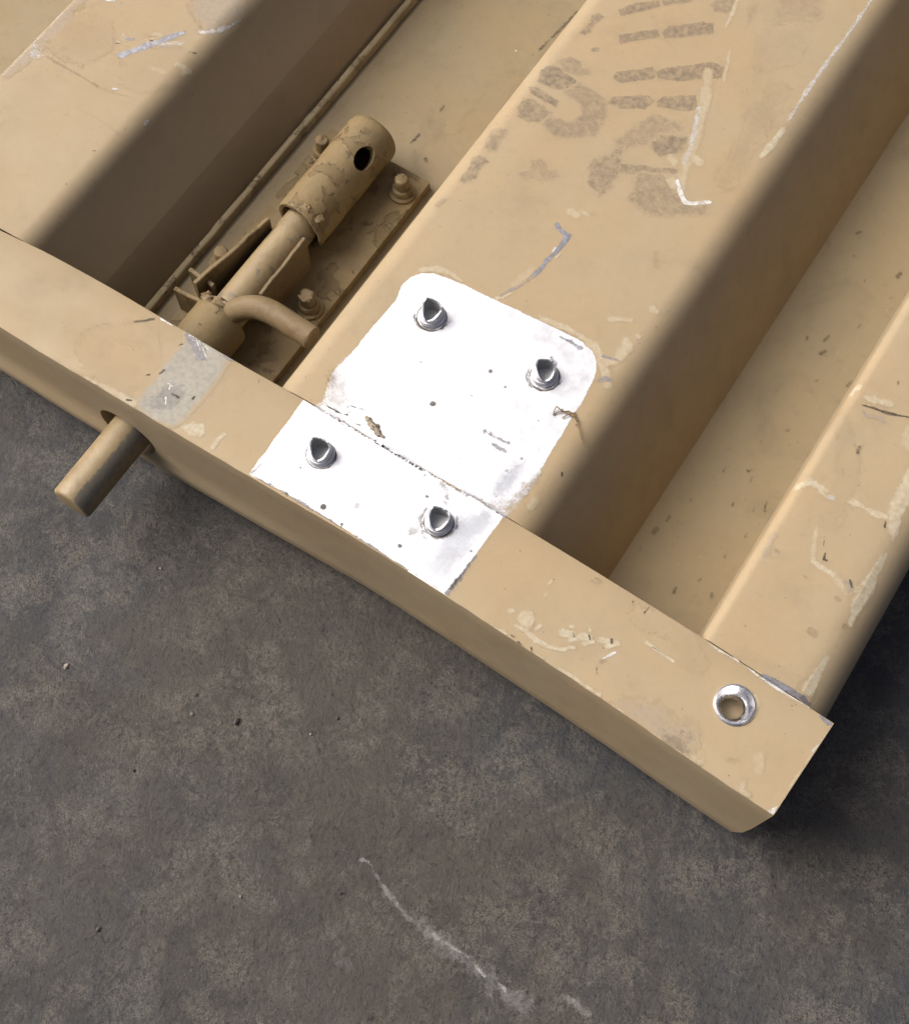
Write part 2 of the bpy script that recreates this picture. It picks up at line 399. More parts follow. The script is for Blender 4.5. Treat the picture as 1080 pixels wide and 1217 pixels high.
RIB_B = make_rib('b', "wide middle rib with faded stencil marks and half of the bare metal patch")
RIB_C = make_rib('c', "right edge rib with pale scuffs")
cut(RIB_B, [cyl((-183.1, 257.9, -24), 5.0, 30), cyl((-120.0, 260.8, -24), 5.0, 30)], 30)

def xend(y):
    sl = (y-137.)/49.5; return 70.2+3.2*sl
def zf(x, y):
    """height of the painted skin"""
    if y < yB(x): return 0.
    for key in RIBP:
        P = RIBP[key]
        if P[0][0] <= x <= P[-1][0]:
            for (a, b), (c, d) in zip(P, P[1:]):
                if a <= x <= c and c > a: return b+(d-b)*(x-a)/(c-a)
    return VZ

# sheet in the valleys
xs = [-1000, -700, -480, -372, -335, -300, -200, -100, -60, 0, 20]
zs = [VZ]*11
v, f = rings([[(x, y, z) for x, z in zip(xs, zs)] for y in [182]+[200+25*i for i in range(25)]+[YEND]], close=False, cap=False)
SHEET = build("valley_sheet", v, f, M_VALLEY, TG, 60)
# under-skin closing the panel towards the floor
v, f = bevbox((-1000, 178, BZ), (71, YEND, VZ-2.5), .5)
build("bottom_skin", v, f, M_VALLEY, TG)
# thick lapped edge of the left rib's sheet, running along the latch valley
def lip():
    prof = [(-2.6, VZ-.5), (-2.4, -63.5), (-1.6, -62.6), (-.6, -62.3), (.9, -62.5), (1.6, -63.2), (1.8, -64.5), (1.9, VZ-.5)]
    loops = []
    for i in range(150):
        y = 180+i*6.5; j = .35*mnoise.noise((y*.07, 1, 0))+.2*mnoise.noise((y*.4, 5, 0))
        loops.append([(-336.6+x+j, y, z+(.5*mnoise.noise((y*.3, x, 8)) if z > -65 else 0)) for x, z in prof])
    return rings(loops)
v, f = lip(); LIP = build("raised_lip", v, f, M_LIP, TG, 50)

# ---------------------------------------------------------------- latch
PX, PZ = -290., -46.
v, f = bevbox((-321.5, 150, VZ+.2), (-252.5, 359, -61.6), 1.0); build("latch_plate", v, f, M_LATCH, TG)
# sleeve tube that holds the spring end of the pin
def tube(y0, y1, ro, ri, seed, slant=0., jit=.02):
    prof = [(min(ri, 10.4), y1-y0-8), (min(ri, 10.4), 13), (ri, 9), (ri, 1.0), (ri+.5, .1), (ro-.6, 0), (ro, .8)]
    k = 14
    prof += [(ro, .8+(y1-y0-5)*i/k) for i in range(1, k+1)]
    prof += [(ro-.5, y1-y0-2.2), (ro-1.8, y1-y0-.7), (ro-4, y1-y0)]
    v, f = lathe(prof, (PX, y0, PZ), (0, 1, 0), 56, False, jit, seed)
    out = []
    for p in v:
        p = Vector(p); wgt = max(0, 1-(p.y-y0)/30.); p.y += slant*(p.x-PX)*wgt + (.5*mnoise.noise(p*.35))*max(0, 1-(p.y-y0)/6.); out.append(p)
    return out, f
v, f = tube(287, 360, 15.6, 12.6, 1.3, -.12)
TUBE = build("latch_tube", v, f, M_LATCH, TG, 40)
hd = Vector((.64, 0, .77)); hc = Vector((PX, 336, PZ))
hv, hf = lathe([(5.3, -2), (5.3, 26)], hc, hd, 36)
hv = [Vector((p.x, hc.y+(p.y-hc.y)*1.5, p.z)) for p in hv]
cut(TUBE, [(hv, hf)], 40)
# collar near the frame
v, f = tube(176, 217, 15.6, 10.2, 5.1, .02)
v2 = []
for p in v:
    p = Vector(p); p.y = 176+217-p.y; v2.append(p)
build("latch_collar", v2, f, M_LATCH, TG, 40)
# sliding pin
prof = [(8.8, 0), (9.7, .25), (10.5, .9), (10.9, 1.9)] + [(10.95, 3.6+i*7) for i in range(1, 15)] + [(10.6, 115), (10.2, 130), (10.1, 225)]
v, f = lathe(prof, (PX, 91, PZ-.4), (0, 1, 0), 48, False, .012, 2.2)
PIN = build("latch_pin", v, f, M_PIN, TG, 40)
hp = spline([(-288, 218, -44), (-281, 221.2, -33.5), (-272, 225, -27), (-261.5, 226.6, -25), (-247, 226.4, -25), (-234.5, 226.0, -25)], 8)
r = [6.3]*(len(hp)); r[-1] = 5.2; r[-2] = 6.2
v, f = sweep(hp, r, 24, .05); build("handle", v, f, M_RUSTY, PIN, 40)
# guide plates and slot tabs
def plate(name, a, b, zt0, zt1, zb, th, mat, worn=0.):
    """upright sheet standing from a to b (plan), top edge zt0..zt1"""
    a, b = Vector((*a, 0)), Vector((*b, 0)); d = (b-a); L = d.length; d.normalize(); s = Vector((-d.y, d.x, 0))*th/2
    loops = []; K = 14
    for i in range(K+1):
        t = i/K; c = a+d*L*t; zt = zt0+(zt1-zt0)*t + worn*mnoise.noise((t*9, zt0, 2))
        c += s*(.5*mnoise.noise((t*3, 4, zt0)))
        loops.append([c+s+Vector((0, 0, zb)), c+s+Vector((0, 0, zt-.5)), c+s*.6+Vector((0, 0, zt)), c-s*.6+Vector((0, 0, zt)), c-s+Vector((0, 0, zt-.5)), c-s+Vector((0, 0, zb))])
    v, f = rings(loops); return build(name, v, f, mat, TG, 40)
plate("guide_plate", (-301.8, 276.5), (-311, 223), -35, -36, -62, 2.6, M_LATCH, 1.0)
plate("guide_plate", (-277.3, 276), (-277.3, 236), -33, -34.5, -62, 2.2, M_RUSTY, .8)
plate("slot_tab", (-321, 230.5), (-304, 229.0), -41, -40, -62, 2.4, M_RUSTY, .8)
plate("slot_tab", (-320.5, 216.8), (-304, 217.6), -41, -40, -62, 2.4, M_LATCH, .8)
# rough weld lumps where the pin meets the collar
def lump(c, rx, ry, rz, amp, seed, n=14):
    v, f = [], []; m = 9
    for i in range(m+1):
        ph = math.pi*i/m
        for j in range(n):
            t = 2*math.pi*j/n; d = Vector((math.sin(ph)*math.cos(t), math.sin(ph)*math.sin(t), math.cos(ph)))
            k = 1+amp*mnoise.noise(d*2.1+Vector((seed, seed*.7, 0)))+amp*.6*mnoise.noise(d*5+Vector((0, seed, 0)))
            v.append((c[0]+d.x*rx*k, c[1]+d.y*ry*k, c[2]+d.z*rz*k))
    for i in range(m):
        for j in range(n):
            k = (j+1) % n; f.append((i*n+j, i*n+k, (i+1)*n+k, (i+1)*n+j))
    return v, f
for c, s, q in (((-298, 219, -36), (4.2, 3, 2.6), 1), ((-290, 219.5, -32.5), (4.8, 2.8, 2.6), 2), ((-283, 219, -34.5), (4.4, 3, 2.8), 3), ((-302.5, 221, -40), (2.6, 3.2, 2.6), 4), ((-287, 291, -31.2), (3.6, 2.2, .9), 6), ((-279, 291, -35), (3.2, 2.6, .9), 7)):
    v, f = lump((c[0], c[1], c[2]), *s, .55, q*3.1); build("weld_bead", v, f, M_LATCH if q > 5 else M_RUSTY, TG, 60)
# bolts: a stud with washer and nut
def bolt(x, y, top, tilt=(0, 0), crushed=False):
    ax = Vector((tilt[0], tilt[1], 1)); zb = -61.6
    pr = [(3.9, -1), (3.9, top-1.0), (3.5, top-.3), (2.9, top)]
    v, f = lathe(pr, (x, y, zb), ax, 28, False, .02, x)
    if crushed:
        v = [Vector(p)+(Vector((mnoise.noise(Vector(p)*.5)*1.6, mnoise.noise(Vector(p)*.45+Vector((7, 0, 0)))*1.6, mnoise.noise(Vector(p)*.4)*1.5)) if p[2] > zb+top-4 else Vector()) for p in v]
    s = build("bolt", v, f, M_RUSTY if crushed else M_LATCH, TG, 40)
    if crushed: s["label"] = "bolt with a crushed flaking end"
    v, f = lathe([(4.5, 0), (7.4, 0), (7.7, .5), (7.6, 1.5), (6.9, 2.1), (4.5, 2.2)], (x, y, zb+.02), (0, 0, 1), 40); build("washer", v, f, M_LATCH, s, 40)
    nv, nf = lathe([(3.95, 1.9), (5.2, 1.95), (5.75, 2.5), (5.75, 5.4), (5.2, 6.1), (3.95, 6.2)], (x, y, zb), ax, 30); build("nut", nv, nf, M_LATCH, s, 40)
bolt(-314.2, 340.2, 14.5, (.03, .06)); bolt(-261.6, 344, 14); bolt(-318.4, 251, 14, (.08, .02)); bolt(-262, 254.5, 14, (-.05, -.02), True)

# ---------------------------------------------------------------- crimped blind nuts in the bare metal, threaded insert at the corner
def blind_nut(x, y, rot, s, seed):
    v, f = lathe([(4.2, -8), (6.5, -8), (6.6, .1), (6.7, .9), (6.4, 1.6), (6.0, 2.2), (5.6, 2.4), (4.3, 2.2)], (x, y, 0), (0, 0, 1), 44, True, .03, seed)
    nut = build("blind_nut", v, f, M_ZINC, TG, 40)
    # crimped tube torn to one tall point behind, with a V notch to the front
    I = 33
    tab = [(I-10+0, 6.0), (I+15, 7.2), (I+60, 7.8), (I+100, 8.8), (I+135, 9.8), (I+160, 8.4), (I+200, 5.8), (I+252, 2.4), (I+260, 2.4), (I+300, 3.8), (I+340, 5.4), (I+350, 6.0)]
    n = 72; ro, ri = 5.5, 4.6; loops = [[], [], [], [], []]
    for j in range(n):
        d = 360.*j/n; q = (d-rot-(I-10)) % 360 + (I-10); h = 2.2+interp(tab, q)*s+.25*mnoise.noise((j*.35, seed, 0))
        t = math.radians(d); c, si = math.cos(t), math.sin(t)
        top = 1-.018*h+.085*math.cos(3*(t-math.radians(rot+33+135)))*min(1, h/6.)
        loops[0].append((x+ro*c, y+ro*si, -3)); loops[1].append((x+ro*c, y+ro*si, 2.3)); loops[2].append((x+ro*top*c, y+ro*top*si, h))
        loops[3].append((x+(ro*top-.75)*c, y+(ro*top-.75)*si, h-.05)); loops[4].append((x+ri*c, y+ri*si, -12))
    vv = sum(loops, []); ff = []
    for i in range(4):
        for j in range(n):
            k = (j+1) % n; ff.append((i*n+j, i*n+k, (i+1)*n+k, (i+1)*n+j))
    ff.append(tuple(range(4*n, 5*n)))
    so_ = build("sleeve", vv, ff, M_ZINC, nut, 40); so_.data.materials.append(M_BORE)
    for pgn in so_.data.polygons:
        if pgn.index >= 3*n: pgn.material_index = 1
blind_nut(-183.1, 257.9, -8, .88, 1.1); blind_nut(-120.0, 260.8, 14, .8, 4.2)
blind_nut(-185.6, 168.1, 3, .9, 7.7); blind_nut(-120.6, 169.9, -4, .78, 9.3)
v, f = lathe([(7.6, .1), (9.3, .1), (9.4, .5), (9.0, .95), (8.4, 1.05), (8.0, .6), (5.7, -3.4), (5.2, -4.2), (5.0, -10), (7.0, -10), (7.6, -6)], (33.8, 169.7, 0), (0, 0, 1), 56, True, .012, 3)
build("threaded_insert", v, f, M_CHROME, TG, 35)

# ---------------------------------------------------------------- marks: scuffs, stencil ghosts, stains, bare metal, painted sheen and shade (thin layers on the skin)
def seg_d(px, py, pts, wid):
    best = -1e9
    for (x0, y0), (x1, y1), w0, w1 in zip(pts, pts[1:], wid, wid[1:]):
        dx, dy = x1-x0, y1-y0; L = dx*dx+dy*dy
        t = max(0, min(1, ((px-x0)*dx+(py-y0)*dy)/L)) if L else 0
        d = (w0+(w1-w0)*t)/2 - math.hypot(px-x0-dx*t, py-y0-dy*t)
        if d > best: best = d
    return best
def poly_d(px, py, P):
    best = 1e9; ins = False; n = len(P)
    for i in range(n):
        (x0, y0), (x1, y1) = P[i], P[(i+1) % n]; dx, dy = x1-x0, y1-y0; L = dx*dx+dy*dy
        t = max(0, min(1, ((px-x0)*dx+(py-y0)*dy)/L)) if L else 0
        best = min(best, math.hypot(px-x0-dx*t, py-y0-dy*t))
        if (y0 > py) != (y1 > py) and px < x0+(py-y0)*dx/dy: ins = not ins
    return best if ins else -best
def mark(name, mat, kind, pts, wid, alpha, soft, jit, parent, surf=None, lift=.12, step=None, tweak=None, label=None, under=None):
    pts = [tuple(p) for p in pts]
    if kind == 's' and len(pts) == 1: pts = [pts[0], (pts[0][0]+.01, pts[0][1])]; wid = [wid[0]]*2
    if kind == 'p' and mat not in ('bare', 'stencil'):
        for _ in range(1):      # round the corners of hand-measured outlines
            pts = [q for a, b in zip(pts, pts[1:]+pts[:1]) for q in ((a[0]*.75+b[0]*.25, a[1]*.75+b[1]*.25), (a[0]*.25+b[0]*.75, a[1]*.25+b[1]*.75))]
    m = soft+jit*1.2+ (max(wid)/2 if kind == 's' else 0)
    x0 = min(p[0] for p in pts)-m; x1 = max(p[0] for p in pts)+m; y0 = min(p[1] for p in pts)-m; y1 = max(p[1] for p in pts)+m
    st = step or max(.35, min(1.2, max(x1-x0, y1-y0)/70.))
    nx, ny = int((x1-x0)/st)+2, int((y1-y0)/st)+2
    idx = {}; V = []; A = []; F = []
    val = {}
    for i in range(nx):
        for j in range(ny):
            x, y = x0+i*st, y0+j*st
            val[i, j] = seg_d(x, y, pts, wid) if kind == 's' else poly_d(x, y, pts)
    lim = -(soft*.6+jit*1.2)
    def vid(i, j):
        if (i, j) not in idx:
            x, y = x0+i*st, y0+j*st; idx[i, j] = len(V)
            V.append((x, y, (surf if surf is not None else zf(x, y))+lift)); e = [val[i, j], soft, jit, alpha]
            if tweak: e = tweak(x, y, e)
            A.append(e)
        return idx[i, j]
    for i in range(nx-1):
        for j in range(ny-1):
            if max(val[i, j], val[i+1, j], val[i, j+1], val[i+1, j+1]) > lim:
                if surf is None:
                    zz = [zf(x0+a*st, y0+b*st) for a in (i, i+1) for b in (j, j+1)]
                    if max(zz)-min(zz) > 6*st: continue
                if parent is FRAME and any(x0+a*st > xend(y0+b*st)-.1 or y0+b*st < yF(x0+a*st)+.25 or y0+b*st > yB(x0+a*st)-.25 for a in (i, i+1) for b in (j, j+1)): continue
                F.append((vid(i, j), vid(i+1, j), vid(i+1, j+1), vid(i, j+1)))
    if not F: return
    root = list(range(len(V)))          # keep one connected piece
    def find(i):
        while root[i] != i: root[i] = root[root[i]]; i = root[i]
        return i
    for q in F:
        for i in q[1:]: root[find(i)] = find(q[0])
    size = {}
    for q in F: size[find(q[0])] = size.get(find(q[0]), 0)+1
    big = max(size, key=size.get); F = [q for q in F if find(q[0]) == big]
    used = sorted({i for q in F for i in q}); new = {i: k for k, i in enumerate(used)}
    V = [V[i] for i in used]; A = [A[i] for i in used]; F = [tuple(new[i] for i in q) for q in F]
    o = build(name, V, F, DM(mat, under), parent, 0)
    me = o.data; me.polygons.foreach_set("use_smooth", [True]*len(me.polygons))
    for k, nm in enumerate(("sd", "soft", "jit", "alpha")):
        a = me.attributes.new(nm, 'FLOAT', 'POINT'); a.data.foreach_set("value", [float(e[k]) for e in A])
    if me.polygons[0].normal.z < 0: me.flip_normals()
    if label: o["label"] = label
    return o
PAR = {'F': FRAME, 'A': RIB_A, 'B': RIB_B, 'C': RIB_C, 'V': SHEET, 'G': floor, 'BM': RIB_B, 'FM': FRAME}
SURF = {'F': 0., 'A': None, 'B': None, 'C': None, 'V': VZ, 'G': FZ, 'BM': None, 'FM': 0.}
UKEY = {'F': 'F', 'A': 'R', 'B': 'R', 'C': 'R', 'V': 'V', 'G': 'G'}

# the bare patch is sanded across two pieces: the middle rib and the end frame
def fade_up(x, y, e):
    # lower corners of the sanded field on the rib are feathered into the paint
    k = 0
    d1 = math.hypot(x+205, y-196); d2 = math.hypot(x+97, y-198)
    k = max(0, 1-d1/24., 1-d2/22.)
    e[1] = .5+k*12; e[2] = .35+k*4; return e
mark("bare_metal_patch", 'bare', 'p', [(-203, 255.7), (-205.2, 264), (-204.4, 270.3), (-201.2, 275.3), (-195.9, 278.7), (-188.3, 280.8), (-115.4, 286.8), (-109.8, 286.2), (-104.5, 283), (-100.5, 277), (-99.1, 272.4), (-97.6, 257.4), (-96.6, 232.9), (-95.4, 219.7), (-95.2, 209.7), (-95.9, 200.7), (-97.2, 189.6), (-124.5, 188.9), (-152.1, 187.9), (-171.3, 188), (-185.5, 187.5), (-201.7, 186.9), (-199.6, 191.5), (-202.4, 198.2), (-204.7, 206.4), (-205.1, 210.5)], None, 1., .5, .35, RIB_B, None, .035, .8, fade_up)
mark("bare_metal_patch", 'bare', 'p', [(-209, 187.1), (-181.1, 188.2), (-153, 189.2), (-124.9, 189.6), (-97.5, 190), (-97.9, 165.8), (-98.4, 142), (-121.2, 142.3), (-141.8, 143.3), (-161.4, 143.7), (-187.5, 143), (-207.9, 141.7), (-208.5, 165)], None, 1., .4, .3, FRAME, 0., .035, .8)
LAY = {'stencil': .05, 'stain': .06, 'rust': .065, 'worn': .055, 'pale': .07, 'sky_sheen': .075, 'grey': .085, 'blue': .09, 'dark': .105, 'white': .115, 'chalk': .06}
MARKS = [
("stencil_mark","stencil","p","B",[(-218.3, 415), (-215, 419.9), (-209.3, 420.9), (-197.2, 419), (-195.8, 415.9), (-200.6, 410.2), (-207.2, 407.2), (-215.4, 407)],None,1,1.125,0.825),
("stencil_mark","stencil","p","B",[(-211.7, 424.7), (-208.9, 430.5), (-203, 430.4), (-200, 427.1), (-196.2, 429.5), (-194.2, 426.2), (-198.9, 421.8), (-206.4, 419.6)],None,0.63,1.125,0.825),
("stencil_mark","stencil","p","B",[(-217.4, 401.8), (-214.1, 403.3), (-198.9, 402.2), (-198.6, 398.5), (-205.5, 397.9), (-214.3, 398.6)],None,1,1.125,0.825),
("stencil_mark","stencil","p","B",[(-214.7, 386.7), (-215.2, 394.1), (-210.5, 395.9), (-197.9, 393.8), (-199.9, 385.5), (-205, 382.1), (-211.8, 382.1)],None,0.84,1.5,0.825),
("stencil_mark","stencil","p","B",[(-199.3, 384.5), (-197.5, 391.5), (-186.7, 394.1), (-184.4, 401.4), (-187.7, 406.9), (-199.5, 408.3), (-197.2, 419), (-188.4, 418.2), (-177.8, 416), (-172.2, 404.9), (-171.6, 393.8), (-181, 386.4), (-187.5, 382.1)],None,0.7,2.5,0.825),
("stencil_mark","stencil","p","B",[(-217.9, 347.1), (-215.2, 350.8), (-209.3, 349.7), (-210.4, 343.4), (-208.7, 337.7), (-212.7, 332.6), (-215.4, 332.1), (-216.1, 342.7)],None,0.84,1.125,0.825),
("stencil_mark","stencil","p","B",[(-219.1, 369), (-212.1, 371.1), (-209.7, 357.5), (-215.6, 355.5)],None,0.7,2.5,0.825),
("stencil_mark","stencil","p","B",[(-212.6, 447), (-212.2, 456.1), (-213.9, 460.5), (-211.7, 464), (-208.2, 463.5), (-209.8, 455.6), (-208.7, 450.2), (-210.9, 446.8)],None,0.84,1.125,0.825),
("stencil_mark","stencil","s","B",[(-201.2, 441.3), (-199.3, 442.5)],[2.73, 2.73],0.7,0.6,0.5),
("stencil_mark","stencil","p","B",[(-192.7, 351.9), (-188.4, 357.2), (-191.1, 362.2), (-188.6, 365.7), (-184.4, 365.4), (-181.2, 361.9), (-176.3, 363.9), (-173.9, 361.7), (-176.5, 357.6), (-188.9, 350.7)],None,0.49,1.875,0.825),
("stencil_mark","stencil","p","B",[(-203.7, 472), (-198.5, 480.3), (-188.9, 489.3), (-185.4, 486.8), (-193.6, 477.3), (-200.6, 468.5)],None,0.924,0.875,0.6),
("stencil_mark","stencil","p","B",[(-187.4, 490.3), (-176.3, 500.4), (-173.3, 498.9), (-184.6, 487.3)],None,0.924,0.875,0.6),
("stencil_mark","stencil","p","B",[(-194.9, 457.2), (-179.1, 472.3), (-174.8, 468.4), (-183.8, 460.5), (-191.4, 452.1)],None,0.924,0.875,0.6),
("stencil_mark","stencil","p","B",[(-176.5, 471.3), (-175.1, 477), (-161.3, 489.5), (-156.1, 491.5), (-153.1, 486), (-164.9, 474.8), (-173, 468.9)],None,0.924,0.875,0.6),
("stencil_mark","stencil","p","B",[(-183, 430.9), (-183.1, 435.5), (-168.8, 448.2), (-165.3, 446.5), (-164.9, 441.5), (-177.7, 429.8)],None,0.924,0.875,0.6),
("stencil_mark","stencil","p","B",[(-165.5, 447), (-162.1, 452.6), (-144.1, 469), (-136.9, 469.7), (-134.9, 462.5), (-153.2, 447.8), (-162.9, 444.1)],None,0.924,0.875,0.6),
("stencil_mark","stencil","p","B",[(-176.8, 415.4), (-176.8, 420.5), (-161.9, 431), (-156.7, 429.9), (-159, 422.5), (-169.6, 416.2)],None,0.924,0.875,0.6),
("stencil_mark","stencil","p","B",[(-155.9, 430.4), (-154.6, 435.1), (-140.4, 445.1), (-135.1, 437.5), (-141.6, 432), (-154.3, 427.5)],None,0.924,0.875,0.6),
("stencil_mark","stencil","p","B",[(-149.5, 409.6), (-130.8, 420), (-128.5, 410.7), (-136.9, 400.9), (-146.3, 404.1)],None,0.98,1.875,0.825),
("stencil_mark","stencil","p","B",[(-160.5, 397.3), (-158.1, 409.6), (-153.2, 421.2), (-138.2, 425.9), (-135.8, 421.7), (-145, 413.2), (-146.3, 404.1), (-156.4, 393.7)],None,0.63,2.5,1.8),
("stencil_mark","stencil","p","B",[(-163, 374.4), (-165, 381.2), (-160.1, 385.6), (-156.2, 395.1), (-150.5, 383.9), (-148.4, 371.1), (-150.7, 364.1), (-159.6, 366.2)],None,0.84,2.5,1.5),
("stencil_mark","stencil","p","B",[(-151.8, 386.1), (-140.9, 391.4), (-124.7, 399.5), (-124.4, 397.3), (-140.1, 385.7), (-148.9, 381.2)],None,0.84,1.25,0.825),
("stencil_mark","stencil","p","B",[(-140.6, 386.6), (-130, 392.4), (-122.9, 387.8), (-113.5, 382.4), (-102.4, 387.9), (-100.6, 383), (-118.3, 370.2), (-129, 366.8), (-137.4, 369.2)],None,0.7,2.5,1.5),
("stencil_mark","stencil","p","B",[(-164, 502.9), (-161, 509.7), (-154.5, 514), (-150.8, 505.3), (-154.4, 501.5), (-160, 499.3)],None,0.7,1.875,0.825),
("stencil_mark","stencil","p","B",[(-146.2, 513.1), (-143.7, 516.2), (-139.8, 507), (-139.3, 498.4)],None,0.49,2.5,0.825),
("stencil_mark","stencil","p","B",[(-136.8, 526.3), (-116.4, 539.6), (-110, 527.2), (-129.6, 513)],None,0.392,3.75,2.25),
("stencil_mark","stencil","p","B",[(-130.8, 499.9), (-112.6, 518.6), (-105.9, 496), (-120.7, 476.4)],None,0.196,6.25,3),
("scuff","pale","s","B",[(-143.1, 461.7), (-134.8, 444.2), (-127.5, 422.1), (-123.7, 405.8), (-118.6, 390.6)],[3.9, 5.07, 4.68, 4.68, 3.9],0.42,2,1.5),
("scratch","white","s","B",[(-135.3, 438.7), (-130.6, 427.7), (-126.7, 414.5), (-124.4, 403.4)],[1.17, 1.95, 1.95, 1.56],0.55,1.2,1),
("scratch","white","s","B",[(-121.8, 392.8), (-117.5, 387.7), (-112.3, 383.8), (-108.6, 385), (-101.9, 390.6)],[1.95, 2.34, 2.73, 2.73, 1.95],0.95,0.8,0.4),
("scuff","pale","s","B",[(-152.9, 512.9), (-151.2, 505.1), (-149.3, 493.2)],[1.56, 1.95, 1.17],0.6,0.6,0.5),
("scuff","pale","s","B",[(-139.8, 480.5), (-136.6, 471.9), (-132.7, 461.3)],[1.56, 1.56, 1.17],0.55,0.6,0.5),
("scuff","pale","s","B",[(-131.7, 403), (-129.2, 402.2)],[3.51, 3.51],0.55,1.5,1.2),
("scuff","pale","s","B",[(-120.8, 410.2), (-118.3, 409.3)],[3.9, 3.9],0.55,1.5,1.2),
("scuff","pale","s","B",[(-124.7, 390.9), (-122.2, 390.1)],[3.9, 3.9],0.55,1.5,1.2),
("edge_scratch","white","s","B",[(-91.9, 552.9), (-92, 528.8), (-92.6, 505.4), (-92.9, 480.8), (-92.3, 461.7), (-92.3, 456)],[1.56, 1.95, 1.95, 2.34, 1.56, 0.78],0.62,0.8,0.5),
("edge_scratch","pale","s","B",[(-91.7, 451.3), (-92.2, 440.2), (-93.2, 430.1)],[1.95, 3.12, 2.34],0.9,0.8,0.5),
("scratch","blue","s","B",[(-159.9, 336.4), (-155.9, 334.8), (-151.9, 333.9), (-151.3, 329), (-151.7, 322.3), (-153, 315.6), (-153, 309.2), (-153.7, 304.1)],[2.34, 2.34, 3.51, 3.12, 2.73, 2.34, 1.95, 1.56],1,0.5,0.5),
("scratch","white","s","B",[(-153.2, 322.4), (-153.2, 324.8)],[1.17, 0.78],0.9,0.3,0.2),
("scuff","pale","s","B",[(-149.4, 322.6), (-150.1, 319.8)],[1.56, 1.17],0.8,0.6,0.5),
("scuff","pale","s","B",[(-156.5, 308.6), (-158, 300.7), (-158.7, 295.6)],[2.34, 3.9, 3.12],0.35,2,1),
("scratch","grey","s","B",[(-153.7, 304.1), (-155.9, 297.5), (-158.6, 292.3), (-160.6, 289.3), (-161.3, 286.5)],[0.98, 1.17, 1.36, 0.78, 1.17],0.9,0.5,0.5),
("scuff","pale","s","B",[(-158, 289.8), (-160.1, 286.2), (-162.3, 284.2)],[1.17, 1.95, 1.95],0.7,0.6,0.5),
("scuff","pale","s","B",[(-157.8, 346.8), (-154.8, 346.9)],[4.29, 4.29],0.5,1.2,0.8),
("scuff","pale","s","B",[(-153, 350.5), (-149.9, 350.1)],[2.34, 2.34],0.5,1.2,0.8),
("scuff","pale","s","B",[(-109.4, 304.7), (-100.9, 309.7)],[1.95, 1.95],0.5,1.2,0.8),
("scuff","pale","s","B",[(-95.1, 320.9), (-92.6, 320.8)],[3.51, 3.51],0.5,1.2,0.8),
("scuff","pale","s","B",[(-93.7, 303.9), (-93.1, 303.7)],[1.95, 1.95],0.5,1.2,0.8),
("scuff","pale","s","B",[(-139.1, 286.9), (-126.3, 288.1), (-116.1, 288.7), (-107.1, 287.3), (-101.6, 282.8), (-95.9, 277.2), (-91.9, 272.9)],[1.56, 2.34, 3.12, 3.51, 3.51, 3.9, 3.12],0.62,1.2,1),
("scuff","pale","s","B",[(-98.4, 283.8), (-95.1, 288.6), (-94.8, 296), (-97.6, 299.1)],[3.9, 5.46, 5.46, 3.12],0.55,2,1.2),
("scratch","grey","s","B",[(-101.7, 285.4), (-97.6, 286.4), (-93.5, 287.5)],[1.56, 1.56, 0.78],1,0.5,0.4),
("scratch","grey","s","B",[(-96.6, 273), (-94.7, 275.3), (-92.5, 276.2)],[2.34, 2.73, 1.56],1,0.5,0.6),
("scuff","pale","s","B",[(-202.5, 277.3), (-196.5, 281.8), (-189, 283.3), (-182.3, 283)],[1.95, 2.73, 2.73, 1.56],0.6,1,1),
("scuff","grey","s","B",[(-199.7, 279.1), (-195.3, 281.5), (-190.3, 283)],[1.17, 1.95, 1.17],0.6,0.8,0.7),
("scuff","pale","s","B",[(-89.8, 199.7), (-89.3, 204)],[3.12, 2.73],0.5,1,1),
("scratch","dark","s","B",[(-86.7, 222.9), (-86.1, 221.8)],[0.78, 0.78],0.7,0.3,0.3),
("stain","rust","s","B",[(-109.5, 349.9), (-105.9, 342.9)],[1.17, 1.95],0.35,1.5,1),
("stain","stain","s","B",[(-216.6, 313.6), (-215.5, 317.4)],[2.73, 2.73],0.6,1,0.7),
("stain","stain","s","B",[(-101.3, 406.2), (-103.7, 435.8), (-104.9, 470.3)],[6.24, 9.36, 7.8],0.25,6,3),
("speck","dark","s","BM",[(-156.5, 218.7)],[2.73],0.8,0.4,0.3),
("speck","dark","s","BM",[(-142.9, 248.6)],[1.95],0.75,0.4,0.3),
("speck","dark","s","BM",[(-132.5, 245.1)],[1.17],0.6,0.4,0.3),
("speck","dark","s","BM",[(-143.5, 232.6)],[0.78],0.5,0.4,0.3),
("speck","dark","s","BM",[(-103.3, 249.9)],[1.17],0.7,0.4,0.3),
("speck","dark","s","BM",[(-104.6, 245.9)],[1.17],0.6,0.4,0.3),
("speck","dark","s","BM",[(-109.6, 238.9)],[0.78],0.6,0.4,0.3),
("speck","dark","s","BM",[(-105.9, 218)],[1.17],0.5,0.4,0.3),
("speck","dark","s","BM",[(-108.4, 208.7)],[0.78],0.5,0.4,0.3),
("speck","dark","s","BM",[(-127.7, 219.2)],[0.78],0.5,0.4,0.3),
("speck","dark","s","BM",[(-98, 200.3)],[0.78],0.6,0.4,0.3),
("speck","dark","s","BM",[(-105.5, 195.4)],[0.78],0.5,0.4,0.3),
("speck","dark","s","BM",[(-98.6, 221.2)],[0.78],0.5,0.4,0.3),
("speck","dark","s","BM",[(-129.9, 202.2)],[0.78],0.5,0.4,0.3),
("speck","dark","s","BM",[(-183.9, 227.7)],[0.78],0.4,0.4,0.3),
("speck","dark","s","BM",[(-173.7, 234.3)],[0.78],0.4,0.4,0.3),
("scratch","grey","s","BM",[(-128.4, 220.3), (-121.6, 220.6), (-114.8, 220.9)],[0.78, 1.95, 1.17],0.7,1,1),
